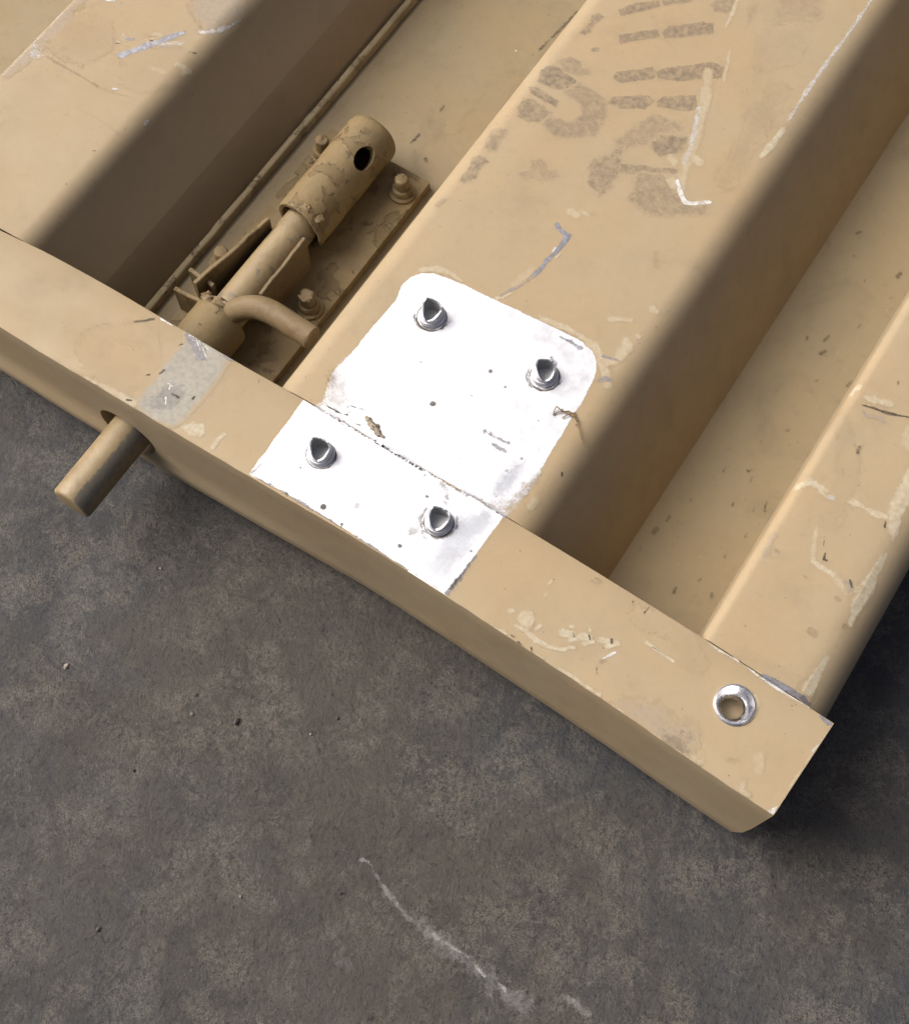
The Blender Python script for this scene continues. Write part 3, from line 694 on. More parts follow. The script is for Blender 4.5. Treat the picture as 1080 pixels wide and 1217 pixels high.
("scratch","blue","s","BM",[(-121.4, 216.6), (-114.3, 216.6)],[1.95, 1.56],0.7,1,1),
("scratch","blue","s","BM",[(-125, 282.8), (-119.1, 283.4), (-113, 282.9)],[1.56, 1.95, 1.56],0.7,0.6,0.7),
("scratch","blue","s","BM",[(-122.3, 270.8), (-118.9, 269.2)],[1.95, 1.56],0.6,0.8,0.7),
("crack","dark","s","BM",[(-198.2, 190.3), (-191.5, 190.5), (-186.5, 191.7), (-182.2, 189.7), (-179, 190.8)],[0.58, 0.58, 0.58, 0.58, 0.78],0.75,0.3,0.4),
("crack","dark","s","BM",[(-186.5, 189.6), (-188, 193.8), (-190.1, 196.2), (-186.3, 197), (-181.2, 198.8)],[0.47, 0.51, 0.39, 0.39, 0.39],0.6,0.3,0.4),
("smudge","stain","s","BM",[(-203.1, 204.2), (-197.6, 199.8), (-195.2, 194.4)],[4.68, 7.8, 6.24],0.3,2.5,3),
("smudge","stain","s","BM",[(-96.2, 202.5), (-94.8, 215)],[3.9, 2.34],0.2,2,2),
("dent_ring","grey","s","BM",[(-174.2, 260.7), (-175.2, 255), (-179.8, 250.9), (-185.8, 250.2), (-190.4, 253.3), (-191.6, 258)],[0.58, 1.17, 1.17, 1.17, 1.56, 0.78],0.75,0.6,0.7),
("dent_ring","grey","s","BM",[(-111.4, 262.8), (-112.6, 257.3), (-117.1, 253.3), (-122.8, 252.6), (-127.2, 255.6), (-128.2, 260.3)],[0.58, 1.17, 1.17, 1.17, 1.56, 0.78],0.75,0.6,0.7),
("dent_ring","grey","s","FM",[(-115.4, 177.2), (-112.3, 172.5), (-113.2, 166.8), (-117.6, 162.7), (-125, 162.6), (-128.9, 166.7), (-129.1, 172.4)],[0.75, 1.12, 0.94, 0.75, 1.31, 1.5, 0.75],0.6,0.8,0.7),
("speck","dark","s","FM",[(-169.6, 147.2)],[3],0.75,0.5,0.3),
("speck","dark","s","FM",[(-187.2, 143.2)],[1.88],0.6,0.5,0.3),
("speck","dark","s","FM",[(-157.4, 144.8)],[1.5],0.7,0.5,0.3),
("speck","dark","s","FM",[(-156.8, 156.1)],[3],0.3,0.5,0.3),
("speck","dark","s","FM",[(-189.7, 157.3)],[1.12],0.6,0.5,0.3),
("speck","dark","s","FM",[(-129.2, 150.6)],[1.5],0.8,0.5,0.3),
("speck","dark","s","FM",[(-132.4, 177.6)],[1.5],0.7,0.5,0.3),
("speck","dark","s","FM",[(-139, 185.9)],[1.12],0.6,0.5,0.3),
("speck","dark","s","FM",[(-151.6, 180.2)],[0.75],0.4,0.5,0.3),
("speck","dark","s","FM",[(-154.2, 163.3)],[0.75],0.4,0.5,0.3),
("speck","dark","s","FM",[(-156.9, 136.8)],[0.75],0.4,0.5,0.3),
("smudge","grey","s","FM",[(-129.3, 186.2), (-124.8, 183.6), (-123.1, 179.7)],[2.25, 3.38, 2.25],0.45,1.5,2.2),
("smudge","grey","s","FM",[(-128.2, 159.5), (-126.4, 163.7), (-121.6, 159.9)],[3, 3.38, 1.88],0.4,1.5,2),
("edge_grime","grey","s","FM",[(-206.2, 141.3), (-187.8, 143.3), (-168.7, 143.3), (-149.8, 143.4), (-126.4, 143.2), (-109.9, 142.5), (-98.8, 142.2)],[1.12, 1.12, 1.12, 0.94, 0.94, 1.12, 1.5],0.8,0.5,0.5),
("edge_grime","grey","s","FM",[(-98.8, 143.6), (-98.1, 152.2), (-97.9, 160.9), (-97.6, 166)],[1.88, 1.88, 1.5, 0.75],0.8,0.5,0.6),
("edge_grime","dark","s","FM",[(-98.7, 146.1), (-98.2, 154.5), (-98.3, 162.1)],[0.56, 0.75, 0.38],0.7,0.4,0.5),
("edge_grime","grey","s","FM",[(-207.2, 142.7), (-206.4, 146.3), (-206, 149.1)],[1.5, 1.12, 0.75],0.6,0.5,0.6),
("gap_ring","dark","s","BM",[(-176.7, 261.7), (-175.8, 259.9), (-175.4, 257.9), (-175.5, 256), (-176.1, 254.1), (-177.2, 252.5), (-178.6, 251.2), (-180.4, 250.4), (-182.3, 250.1), (-184.3, 250.2), (-186.1, 250.9), (-187.8, 252.1), (-189.1, 253.6), (-190, 255.4), (-190.4, 257.4), (-190.4, 259.3), (-189.8, 261.2), (-188.7, 262.8), (-187.2, 264.1), (-185.5, 265), (-183.5, 265.3), (-181.6, 265.1), (-179.7, 264.4), (-178, 263.2), (-176.7, 261.7)],[0.62, 0.62, 0.62, 0.62, 0.62, 0.62, 0.62, 0.62, 0.62, 0.62, 0.62, 0.62, 0.62, 0.62, 0.62, 0.62, 0.62, 0.62, 0.62, 0.62, 0.62, 0.62, 0.62, 0.62, 0.62],0.85,0.35,0.12),
("gap_ring","dark","s","BM",[(-113.4, 264.1), (-112.6, 262.3), (-112.3, 260.4), (-112.5, 258.5), (-113.1, 256.6), (-114.2, 255), (-115.6, 253.8), (-117.3, 253), (-119.2, 252.7), (-121, 252.8), (-122.8, 253.5), (-124.4, 254.6), (-125.6, 256.1), (-126.4, 257.9), (-126.8, 259.8), (-126.6, 261.8), (-126, 263.6), (-124.9, 265.2), (-123.5, 266.5), (-121.8, 267.3), (-119.9, 267.6), (-118, 267.4), (-116.2, 266.8), (-114.7, 265.6), (-113.4, 264.1)],[0.62, 0.62, 0.62, 0.62, 0.62, 0.62, 0.62, 0.62, 0.62, 0.62, 0.62, 0.62, 0.62, 0.62, 0.62, 0.62, 0.62, 0.62, 0.62, 0.62, 0.62, 0.62, 0.62, 0.62, 0.62],0.85,0.35,0.12),
("gap_ring","dark","s","FM",[(-179.4, 171.7), (-178.6, 170), (-178.2, 168.2), (-178.3, 166.4), (-178.8, 164.7), (-179.9, 163.2), (-181.3, 162), (-182.9, 161.2), (-184.8, 160.8), (-186.6, 161), (-188.4, 161.5), (-190, 162.5), (-191.3, 163.9), (-192.2, 165.5), (-192.6, 167.3), (-192.5, 169.1), (-191.9, 170.9), (-190.9, 172.4), (-189.5, 173.6), (-187.8, 174.4), (-186, 174.8), (-184.1, 174.6), (-182.3, 174.1), (-180.7, 173), (-179.4, 171.7)],[0.6, 0.6, 0.6, 0.6, 0.6, 0.6, 0.6, 0.6, 0.6, 0.6, 0.6, 0.6, 0.6, 0.6, 0.6, 0.6, 0.6, 0.6, 0.6, 0.6, 0.6, 0.6, 0.6, 0.6, 0.6],0.85,0.35,0.12),
("gap_ring","dark","s","FM",[(-114.6, 173.4), (-113.8, 171.8), (-113.5, 170.1), (-113.6, 168.3), (-114.2, 166.6), (-115.2, 165.1), (-116.6, 163.9), (-118.2, 163.1), (-120, 162.8), (-121.8, 162.9), (-123.5, 163.5), (-125, 164.4), (-126.2, 165.8), (-127, 167.4), (-127.3, 169.1), (-127.2, 170.9), (-126.5, 172.6), (-125.5, 174.1), (-124.1, 175.3), (-122.5, 176.1), (-120.7, 176.4), (-118.9, 176.3), (-117.2, 175.7), (-115.7, 174.7), (-114.6, 173.4)],[0.6, 0.6, 0.6, 0.6, 0.6, 0.6, 0.6, 0.6, 0.6, 0.6, 0.6, 0.6, 0.6, 0.6, 0.6, 0.6, 0.6, 0.6, 0.6, 0.6, 0.6, 0.6, 0.6, 0.6, 0.6],0.85,0.35,0.12),
("painted_sheen","sky_sheen","p","FM",[(-102.4, 148.4), (-109.2, 144.9), (-115.1, 146.8), (-113.5, 165.2), (-112.8, 179.5), (-106.2, 185.8), (-100.5, 186.1), (-101.5, 169.2)],None,0.28,7,2.5),
("painted_sheen","sky_sheen","p","BM",[(-110.5, 199.6), (-104.2, 219), (-101.8, 213), (-101.7, 195.3), (-108.3, 192.6)],None,0.3,7,2.5),
("worn_area","worn","p","F",[(-279.5, 185.2), (-269.4, 186.8), (-261.4, 187.1), (-252.1, 185), (-251.1, 177.5), (-250.7, 167), (-250.1, 155), (-250.6, 145.2), (-255.9, 139.7), (-267.4, 139), (-274.1, 140.4), (-275.9, 151), (-276.1, 161.1), (-275.6, 172.3), (-274.2, 180.4)],None,0.9,4.2,1.3),
("worn_area","grey","p","FM",[(-279.8, 185), (-271, 186.3), (-265.9, 183.6), (-261.5, 179.9), (-262.6, 175.9), (-269.3, 178.1)],None,0.85,1.5,1.6),
("worn_area","grey","s","FM",[(-255.8, 185.8), (-252.5, 184.7), (-250.9, 184.7)],[1.5, 2.25, 1.12],0.8,0.6,0.6),
("worn_area","grey","p","FM",[(-269.9, 153.8), (-267.7, 160.7), (-260.5, 160), (-257.6, 152.3), (-260.6, 145), (-266.8, 142)],None,0.35,2.5,2.5),
("scratch","white","s","F",[(-270.5, 185), (-261.9, 179.7)],[0.56, 0.75],0.9,0.3,0.3),
("scratch","white","s","F",[(-266.5, 184.3), (-261.8, 183)],[0.56, 0.75],0.9,0.3,0.3),
("scratch","white","s","F",[(-273, 185.6), (-266.5, 181)],[0.56, 0.75],0.9,0.3,0.3),
("scratch","white","s","F",[(-276, 184.7), (-269.2, 185.9)],[0.56, 0.75],0.9,0.3,0.3),
("scratch","white","s","F",[(-273.3, 183.2), (-267.5, 186.4)],[0.56, 0.75],0.9,0.3,0.3),
("scratch","white","s","F",[(-267.2, 158.8), (-266.2, 156.2)],[0.56, 0.75],0.9,0.3,0.3),
("scratch","white","s","F",[(-264.8, 151.8), (-262.6, 149)],[0.56, 0.75],0.9,0.3,0.3),
("scratch","white","s","F",[(-263.6, 143.1), (-262.3, 140.8)],[0.56, 0.75],0.9,0.3,0.3),
("scratch","white","s","F",[(-265.7, 158.2), (-268.8, 158.3)],[0.56, 0.75],0.9,0.3,0.3),
("scratch","dark","s","F",[(-274.9, 160.8), (-274.4, 162.8)],[1.31, 1.31],0.75,0.4,0.5),
("scratch","dark","s","F",[(-253.7, 159.1), (-253.5, 158.1)],[1.31, 1.31],0.75,0.4,0.5),
("scratch","dark","s","F",[(-279.8, 155.9), (-278.7, 157.2)],[0.94, 0.94],0.75,0.4,0.5),
("scratch","dark","s","F",[(-276.7, 177.6), (-276, 178.7)],[0.94, 0.94],0.75,0.4,0.5),
("scratch","dark","s","F",[(-279.4, 140.6), (-277.5, 141.4)],[0.75, 0.75],0.75,0.4,0.5),
("scratch","dark","s","F",[(-263.2, 155), (-259.8, 155.1)],[0.75, 0.75],0.75,0.4,0.5),
("scuff","pale","p","F",[(-250.5, 143.7), (-243.2, 150.6), (-236.8, 148), (-239.8, 142.9), (-244.8, 142.2)],None,0.85,0.8,1.2),
("scuff","pale","s","F",[(-230.3, 143.4), (-230.6, 148.4), (-230, 151.5)],[1.5, 1.88, 1.5],0.85,0.6,0.8),
("edge_scuff","pale","s","F",[(-305.5, 139.1), (-295.6, 139.7), (-285.7, 140.2), (-276, 140.8)],[1.5, 1.88, 2.62, 3],0.6,1,1),
("edge_scuff","pale","s","F",[(-355.2, 136.7), (-334, 136.8), (-305.5, 139.1)],[1.12, 0.75, 1.12],0.4,0.8,0.6),
("edge_scuff","pale","s","F",[(-272.8, 138.1), (-263.8, 138.2), (-253.5, 139.2)],[1.5, 1.5, 1.12],0.5,0.6,0.6),
("edge_chip","white","s","F",[(-292.8, 184.3), (-289.5, 184.2), (-286, 184.3)],[1.12, 1.12, 0.75],0.95,0.3,0.3),
("scratch","dark","s","F",[(-302.9, 176), (-299.1, 179.1), (-295.9, 182.3)],[0.56, 0.94, 1.12],0.55,0.6,0.5),
("stain","stain","p","F",[(-318.7, 153.4), (-304, 170.8), (-286, 174.3), (-276.6, 155.8), (-284, 145.7), (-301.7, 142.1)],None,0.16,12,4),
("stain","rust","p","F",[(-303.6, 157.3), (-292.5, 166.2), (-279.9, 154.8), (-287.9, 144.2)],None,0.08,8,3),
("scratch","dark","s","F",[(-232.4, 182.2), (-233.4, 184.2)],[0.38, 0.38],0.7,0.3,0.2),
("scuff","pale","s","F",[(-62.6, 154.2), (-61.9, 152.3)],[5.62, 6],0.65,1.4,1.4),
("scuff","pale","s","F",[(-64.4, 147.9), (-59.8, 148.2), (-54.3, 147.2), (-47.8, 147.3), (-43.1, 149), (-37.9, 153.3)],[1.5, 1.88, 2.25, 2.25, 1.88, 1.5],0.85,0.9,0.8),
("scuff","pale","s","F",[(-46.2, 156.1), (-42.1, 157.9)],[3.38, 3.38],0.85,0.7,0.7),
("scuff","pale","s","F",[(-41.3, 155.2), (-39.2, 157.5)],[1.88, 1.88],0.85,0.7,0.7),
("scuff","pale","s","F",[(-38.2, 159.5), (-35, 160.7)],[3, 3],0.85,0.7,0.7),
("scuff","pale","s","F",[(-35.2, 157.4), (-32.5, 160.1)],[1.88, 1.88],0.85,0.7,0.7),
("scuff","pale","s","F",[(-44.4, 161), (-43.6, 161.1)],[1.5, 1.5],0.85,0.7,0.7),
("scuff","pale","s","F",[(-37.3, 165.2), (-36.2, 164.1)],[1.5, 1.5],0.85,0.7,0.7),
("scuff","pale","s","F",[(-29.8, 162.8), (-26.4, 164.5)],[2.62, 2.62],0.85,0.7,0.7),
("scuff","pale","s","F",[(-25.9, 162.1), (-22.9, 165.9)],[2.25, 2.25],0.85,0.7,0.7),
("scuff","pale","s","F",[(-56.6, 151.6), (-55.7, 153.6)],[1.5, 1.5],0.85,0.7,0.7),
("scuff","pale","s","F",[(-71, 152), (-69.8, 152.8)],[0.75, 0.75],0.85,0.7,0.7),
("scratch","white","s","F",[(-24.8, 155.9), (-23.5, 158.2), (-21.8, 161.1)],[0.75, 1.12, 1.12],0.95,0.4,0.4),
("stain","stain","s","F",[(-24.8, 154.6), (-23.6, 155.4)],[2.25, 2.25],0.55,0.8,0.5),
("scratch","dark","s","F",[(-41.8, 159), (-40.5, 157.5)],[0.56, 0.56],0.75,0.35,0.35),
("scratch","dark","s","F",[(-35.3, 161.9), (-34, 160.4)],[0.56, 0.56],0.75,0.35,0.35),
("scratch","dark","s","F",[(-26.2, 165.6), (-25.1, 164.4)],[1.12, 1.12],0.75,0.35,0.35),
("scratch","dark","s","F",[(-64.3, 142.8), (-61.9, 143.1)],[0.6, 0.6],0.75,0.35,0.35),
("scratch","dark","s","F",[(-60.2, 141.9), (-57.9, 141.1)],[1.12, 1.12],0.75,0.35,0.35),
("scratch","dark","s","F",[(-53.8, 142.9), (-52.5, 141.5)],[0.52, 0.52],0.75,0.35,0.35),
("scratch","dark","s","F",[(-53.4, 152.8), (-52.8, 151.8)],[0.56, 0.56],0.75,0.35,0.35),
("scratch","dark","s","F",[(-20.1, 183.9), (-19.6, 187.6)],[0.45, 0.45],0.75,0.35,0.35),
("scratch","dark","s","F",[(-25.6, 152.2), (-23.3, 148.3)],[0.38, 0.38],0.75,0.35,0.35),
("edge_scuff","pale","s","F",[(-76.3, 141.5), (-72.2, 141.9), (-66.9, 142.1)],[1.12, 1.88, 1.5],0.7,0.7,0.8),
("edge_scuff","pale","s","F",[(-52.7, 140.4), (-47.7, 140.9)],[1.5, 2.25],0.6,0.8,0.8),
("edge_scuff","pale","s","F",[(-38.1, 140.8), (-31.6, 141.5), (-23.7, 141.3), (-17.7, 141.2)],[1.5, 2.25, 1.5, 1.12],0.75,0.7,0.8),
("edge_scuff","pale","s","F",[(-7.1, 139.8), (-2.5, 139.2)],[2.25, 2.25],0.5,1,1),
("edge_scuff","pale","s","F",[(28.4, 139.9), (33.3, 140.1)],[1.5, 1.88],0.6,0.7,0.7),
("scratch","pale","s","F",[(-12.3, 172.8), (-10.2, 172.8), (-4.7, 172.3), (1.8, 172)],[1.88, 1.12, 0.94, 1.5],0.9,0.4,0.3),
("scratch","dark","s","F",[(-9.2, 172.6), (0.3, 172.4)],[0.3, 0.3],0.6,0.25,0.1),
("stain","stain","s","F",[(-47.5, 184.4), (-44.8, 184.3), (-44.4, 186.4), (-46.9, 186.2)],[0.75, 0.75, 0.75, 0.75],0.6,0.8,0.4),
("scuff","pale","s","F",[(-62.9, 172.4), (-62.5, 174.6)],[1.5, 1.12],0.7,0.6,0.5),
("scuff","pale","s","F",[(-61.4, 167.2), (-61.4, 168.6)],[1.12, 0.75],0.7,0.6,0.5),
("speck","dark","s","F",[(-62, 175.3)],[0.75],0.7,0.3,0.2),
("smudge","grey","p","F",[(-9.9, 144.6), (4.6, 148.8), (20.5, 150.4), (29.2, 143), (26.4, 133.4), (9.3, 133.4)],None,0.25,6,5),
("smudge","dark","p","F",[(10.6, 142.1), (21.4, 146.6), (28.2, 138.9), (23.1, 134.7)],None,0.22,4,4),
("smudge","stain","s","F",[(-20.5, 180.9), (-6, 185.7), (11.8, 176.8)],[7.5, 9.75, 7.5],0.1,6,3),
("seam_chip","white","s","F",[(11.4, 187.5), (20.6, 187.6), (28.9, 188), (35.8, 186.7)],[0.56, 0.75, 0.94, 1.12],0.8,0.4,0.4),
("seam_chip","blue","s","C",[(37.9, 187.6), (43.5, 188.1), (50.8, 188.5), (57.7, 188.6), (61.4, 188.7)],[2.22, 2.96, 2.96, 2.59, 1.48],0.95,0.5,0.5),
("seam_chip","white","s","F",[(37.1, 186.6), (46.6, 186.1), (55.4, 186.5), (64.9, 186.5), (70.8, 186.9)],[0.75, 0.94, 0.94, 0.94, 0.75],0.9,0.3,0.3),
("corner_chip","blue","s","F",[(68.3, 186.2), (71.2, 185.4), (72.7, 185.5)],[3, 3.38, 1.88],1,0.4,0.5),
("edge_chip","white","s","F",[(73.1, 183.2), (72.8, 175.1), (71.9, 170.6)],[0.94, 1.12, 1.88],0.8,0.4,0.5),
("edge_chip","pale","s","F",[(72.2, 168.6), (71.8, 161.5), (71.2, 153.5), (70.8, 149)],[1.88, 1.12, 2.25, 1.5],0.75,0.5,0.6),
("corner_chip","white","s","F",[(68.1, 136.7), (69.4, 138.8), (70.5, 140.4)],[1.5, 2.62, 1.5],0.95,0.4,0.5),
("scuff","pale","s","F",[(53.2, 142.5), (53.7, 138.6), (57.4, 139.3)],[2.62, 3.38, 2.25],0.4,1.4,1),
("scuff","pale","s","F",[(53.8, 155.7), (55.5, 150.4)],[3.38, 2.62],0.3,1.5,1),
("stain","stain","s","F",[(43.8, 147.8), (45.2, 148.3)],[2.25, 2.25],0.4,1,1.2),
("scuff","pale","s","F",[(39.4, 177.8), (41.8, 174.9), (42.6, 171.1), (41.9, 167.9)],[1.5, 2.25, 1.88, 1.12],0.8,0.7,0.5),
("speck","dark","s","F",[(54.8, 183)],[0.75],0.6,0.3,0.2),
("speck","dark","s","F",[(55.9, 184.2)],[0.75],0.6,0.3,0.2),
("speck","dark","s","F",[(46.5, 141.5)],[0.75],0.6,0.3,0.2),
("speck","dark","s","F",[(-78.1, 159.6)],[0.75],0.6,0.3,0.2),
("speck","dark","s","F",[(-100.6, 166.4)],[0.75],0.6,0.3,0.2),
("speck","dark","s","F",[(-82, 178.6)],[0.75],0.6,0.3,0.2),
("speck","dark","s","F",[(-27, 186)],[0.75],0.6,0.3,0.2),
("scratch","dark","s","C",[(14.5, 330.3), (20.8, 331.8), (26.5, 332.9), (31.8, 334.8), (37.2, 337.3)],[0.93, 0.74, 1.29, 0.74, 0.93],0.9,0.4,0.35),
("scuff","pale","s","C",[(14.4, 335), (19.5, 336.3), (25.5, 338.6)],[3.33, 3.33, 2.59],0.7,1.2,1.2),
("scuff","pale","s","C",[(8.4, 337), (9.4, 338.7)],[2.59, 2.22],0.8,0.6,0.5),
("scuff","grey","s","C",[(16.8, 327.6), (18.8, 326.3), (25, 328.8), (27.3, 327.7)],[1.85, 1.48, 1.48, 1.11],0.45,0.8,0.8),
("scuff","pale","s","C",[(8.2, 275.5), (12.1, 281.6), (17.6, 281.1), (22.7, 280.5), (28.7, 282.4), (35, 283.5), (42.2, 283.8), (48.2, 284.7), (53.1, 286)],[2.59, 3.33, 2.96, 3.7, 2.96, 2.96, 2.22, 2.22, 2.96],0.75,1,1),
("scuff","white","s","C",[(23.3, 279.3), (25.1, 280)],[1.48, 1.48],0.5,0.6,0.5),
("scuff","pale","s","C",[(50, 310), (52, 298.7), (52.5, 289), (54.9, 283.2), (57.4, 277.4)],[5.92, 6.66, 6.66, 5.18, 2.22],0.75,1.5,1.3),
("scuff","pale","s","C",[(40.2, 331.9), (42.1, 322.7)],[5.18, 4.44],0.4,2,2),
("scuff","pale","s","C",[(25.5, 262.4), (28.7, 253.8), (31.8, 247.1)],[2.22, 1.85, 2.22],0.5,1.2,1),
("scuff","pale","s","C",[(31.8, 247.1), (37.9, 246.8), (44.2, 246.1)],[1.85, 2.22, 2.22],0.8,0.9,0.9),
("scratch","dark","s","C",[(31.3, 258.8), (31.9, 256.8)],[0.48, 0.48],0.8,0.3,0.2),
("scratch","dark","s","C",[(34.4, 253.6), (35.4, 250.9), (36.5, 251.1)],[0.74, 1.48, 0.74],0.85,0.3,0.5),
("scratch","dark","s","C",[(50.5, 282.7), (51.4, 279.9)],[0.74, 0.74],0.7,0.3,0.3),
("scratch","dark","s","C",[(23.8, 306.6), (23.6, 309.6)],[1.11, 1.85],0.5,0.6,0.8),
("scratch","dark","s","C",[(23.5, 350.7), (24.3, 349.1)],[0.74, 0.74],0.5,0.6,0.5),
("scratch","dark","s","C",[(49.8, 248.4), (51.9, 245.9)],[0.55, 0.55],0.6,0.3,0.4),
("scuff","grey","s","C",[(48.9, 246.8), (51.7, 244.8), (50.9, 242.9)],[1.85, 2.59, 1.48],0.4,1,1),
("scuff","pale","s","C",[(57.4, 268.7), (57.6, 260.6), (57.4, 255.2)],[2.59, 3.33, 3.7],0.75,0.9,0.8),
("scuff","pale","s","C",[(57.4, 255.2), (58.1, 247.1), (58.1, 238.6), (59.4, 231.1)],[5.92, 6.66, 5.18, 2.22],0.8,1,1),
("scuff","pale","s","C",[(44.4, 245.7), (50.8, 243.2), (56.4, 247.9)],[2.22, 3.33, 2.96],0.4,1.4,1),
("scuff","pale","s","C",[(57.6, 211), (57.5, 203.2), (57.7, 193.4)],[2.22, 3.33, 4.44],0.8,1,0.9),
("stain","stain","s","C",[(45.9, 217.6), (47.2, 217.5)],[4.07, 4.07],0.55,0.8,0.6),
("stain","stain","s","C",[(57.6, 228.1), (58.9, 228)],[2.59, 2.59],0.55,0.8,0.6),
("stain","stain","s","C",[(48.6, 237.6), (49.9, 237.5)],[1.85, 1.85],0.55,0.8,0.6),
("stain","stain","s","C",[(31.8, 238.9), (33.1, 238.8)],[1.11, 1.11],0.55,0.8,0.6),
("stain","stain","s","C",[(15.1, 242.9), (16.4, 242.8)],[1.48, 1.48],0.55,0.8,0.6),
("edge_scuff","grey","s","C",[(10.6, 248.7), (11, 243.1), (12.1, 238)],[2.22, 2.59, 2.22],0.3,1,1),
("speck","dark","s","C",[(41.9, 195.7)],[0.74],0.8,0.3,0.2),
("speck","white","s","C",[(67.6, 239.7), (68.5, 238.9)],[0.55, 0.55],0.8,0.2,0.1),
("stain","stain","s","C",[(25.5, 190.4), (44.6, 193.8), (61.5, 189.2)],[3.7, 4.44, 3.7],0.18,3,2),
("stain","stain","s","C",[(10.3, 317.5), (25.4, 296.4), (28.8, 268.6)],[5.18, 6.66, 5.18],0.1,5,3),
("edge_scuff","pale","s","C",[(7.8, 333.9), (7.3, 337.4)],[1.85, 1.48],0.8,0.6,0.5),
("scrape","blue","s","A",[(-410.4, 299.8), (-407.7, 304.3), (-404.5, 309), (-402.9, 313.5)],[3.9, 3.12, 3.12, 3.9],0.9,0.7,0.6),
("scrape","blue","s","A",[(-403, 311.4), (-398.7, 318.3), (-395.4, 325.1), (-391.5, 329.7)],[3.51, 3.51, 3.12, 2.73],0.9,0.8,0.8),
("scratch","grey","s","A",[(-396.6, 315.6), (-390.2, 319.1)],[1.56, 0.78],0.6,0.6,0.5),
("scratch","white","s","A",[(-401, 315.4), (-395.3, 318.4), (-388.1, 323.8)],[0.98, 1.56, 1.95],0.5,1,1),
("scratch","white","s","A",[(-384.3, 335.1), (-378.5, 340.3), (-375.7, 346.3), (-374.1, 354.8)],[1.95, 2.34, 2.34, 1.56],0.7,1,1),
("scuff","pale","s","A",[(-407.1, 318.8), (-401.1, 321.4)],[2.73, 3.12],0.4,1.5,1.5),
("scuff","pale","s","A",[(-381, 311.7), (-375.9, 312.4), (-376.8, 309.2)],[2.34, 3.12, 1.95],0.6,1.2,1.2),
("scuff","pale","s","A",[(-392.4, 301.6), (-384.3, 303.6)],[1.95, 1.56],0.35,1.2,1),
("scuff","white","s","A",[(-452.1, 278.6), (-447.7, 274.7)],[4.68, 5.46],0.55,2.5,2),
("edge_scratch","white","s","A",[(-455.8, 254.7), (-456.1, 282), (-455.9, 314.3)],[1.17, 1.17, 1.17],0.5,0.8,0.6),
("edge_grime","grey","s","A",[(-453.2, 257.8), (-452.1, 277.2), (-452.1, 294.8), (-452.5, 316.6)],[4.68, 6.24, 5.46, 5.46],0.4,3.5,2.5),
("scratch","stain","s","A",[(-442.8, 277.2), (-432.1, 276.9), (-422.9, 277), (-406.2, 276.8)],[0.78, 1.17, 1.17, 1.56],0.7,0.8,0.6),
("scratch","stain","s","A",[(-406.2, 276.8), (-398.1, 278.1), (-387.6, 281.1)],[1.17, 0.58, 0.58],0.4,0.8,0.5),
("scratch","stain","s","A",[(-405.7, 260.2), (-392.4, 260.5), (-380.1, 259.1)],[0.58, 0.58, 0.58],0.35,0.8,0.5),
("scratch","dark","s","A",[(-418, 304.3), (-415.7, 305.7)],[0.58, 0.58],0.7,0.3,0.2),
("scratch","white","s","A",[(-418.3, 305.4), (-416.1, 306.2)],[0.58, 0.58],0.9,0.3,0.2),
("scuff","blue","s","A",[(-414.8, 309.7), (-411.8, 311.7)],[1.56, 1.56],0.6,0.6,0.5),
("scratch","white","s","A",[(-418.5, 311.4), (-415.2, 309.5)],[1.17, 1.17],0.6,0.6,0.5),
("scratch","dark","s","A",[(-381.7, 321.3), (-378.3, 322.9)],[0.78, 1.17],0.6,0.4,0.4),
("scratch","white","s","A",[(-439.8, 324.9), (-436.8, 326.9)],[1.56, 1.56],0.9,0.6,0.5),
("scratch","white","s","A",[(-400.2, 280), (-397.7, 281)],[1.17, 1.17],0.8,0.3,0.3),
("scratch","white","s","A",[(-374.4, 273), (-374.2, 275.7)],[1.17, 0.78],0.9,0.3,0.3),
("scratch","dark","s","A",[(-384, 243.2), (-382.6, 244.2)],[0.62, 0.62],0.6,0.3,0.2),
("grime","grey","p","A",[(-402.9, 351.9), (-376.8, 369), (-373.8, 354.4), (-378, 344.8), (-384.9, 337.5), (-393.6, 342.8)],None,0.38,4,3),
("scuff","pale","s","A",[(-386.4, 353), (-383.4, 355)],[6.24, 6.24],0.6,1.5,0.6),
("stain","stain","p","A",[(-454.8, 294.4), (-439.4, 311.4), (-420.8, 309.9), (-419.7, 287.1), (-438.3, 281.6)],None,0.2,7,4),
("stain","stain","p","A",[(-409.9, 303.5), (-379.1, 322.4), (-373.5, 304.1), (-392.6, 281.8)],None,0.14,7,4),
("dirt_fleck","dark","s","V",[(-18.5, 394.4), (-17.7, 399)],[1.64, 0.98],0.435447,1.1,0.7),
("dirt_fleck","dark","s","V",[(-16.1, 386.8), (-15.2, 389)],[1.23, 0.74],0.485613,1.1,0.7),
("dirt_fleck","dark","s","V",[(-3.3, 453.2), (-2.3, 456.4)],[2.05, 1.23],0.480581,1.1,0.7),
("dirt_fleck","dark","s","V",[(-16.6, 439.3), (-17.2, 441.9)],[0.82, 0.49],0.366406,1.1,0.7),
("dirt_fleck","dark","s","V",[(-34.8, 466.1), (-33.6, 468)],[1.64, 0.98],0.412244,1.1,0.7),
("dirt_fleck","dark","s","V",[(-54.4, 334.8), (-53.7, 336.2)],[1.64, 0.98],0.278301,1.1,0.7),
("dirt_fleck","dark","s","V",[(-40, 246.9), (-40, 250.3)],[2.05, 1.23],0.311643,1.1,0.7),
("dirt_fleck","dark","s","V",[(-37.8, 256.1), (-37.5, 259.7)],[1.64, 0.98],0.393485,1.1,0.7),
("dirt_fleck","dark","s","V",[(-3, 254.8), (-3.5, 256.5)],[1.43, 0.86],0.304182,1.1,0.7),
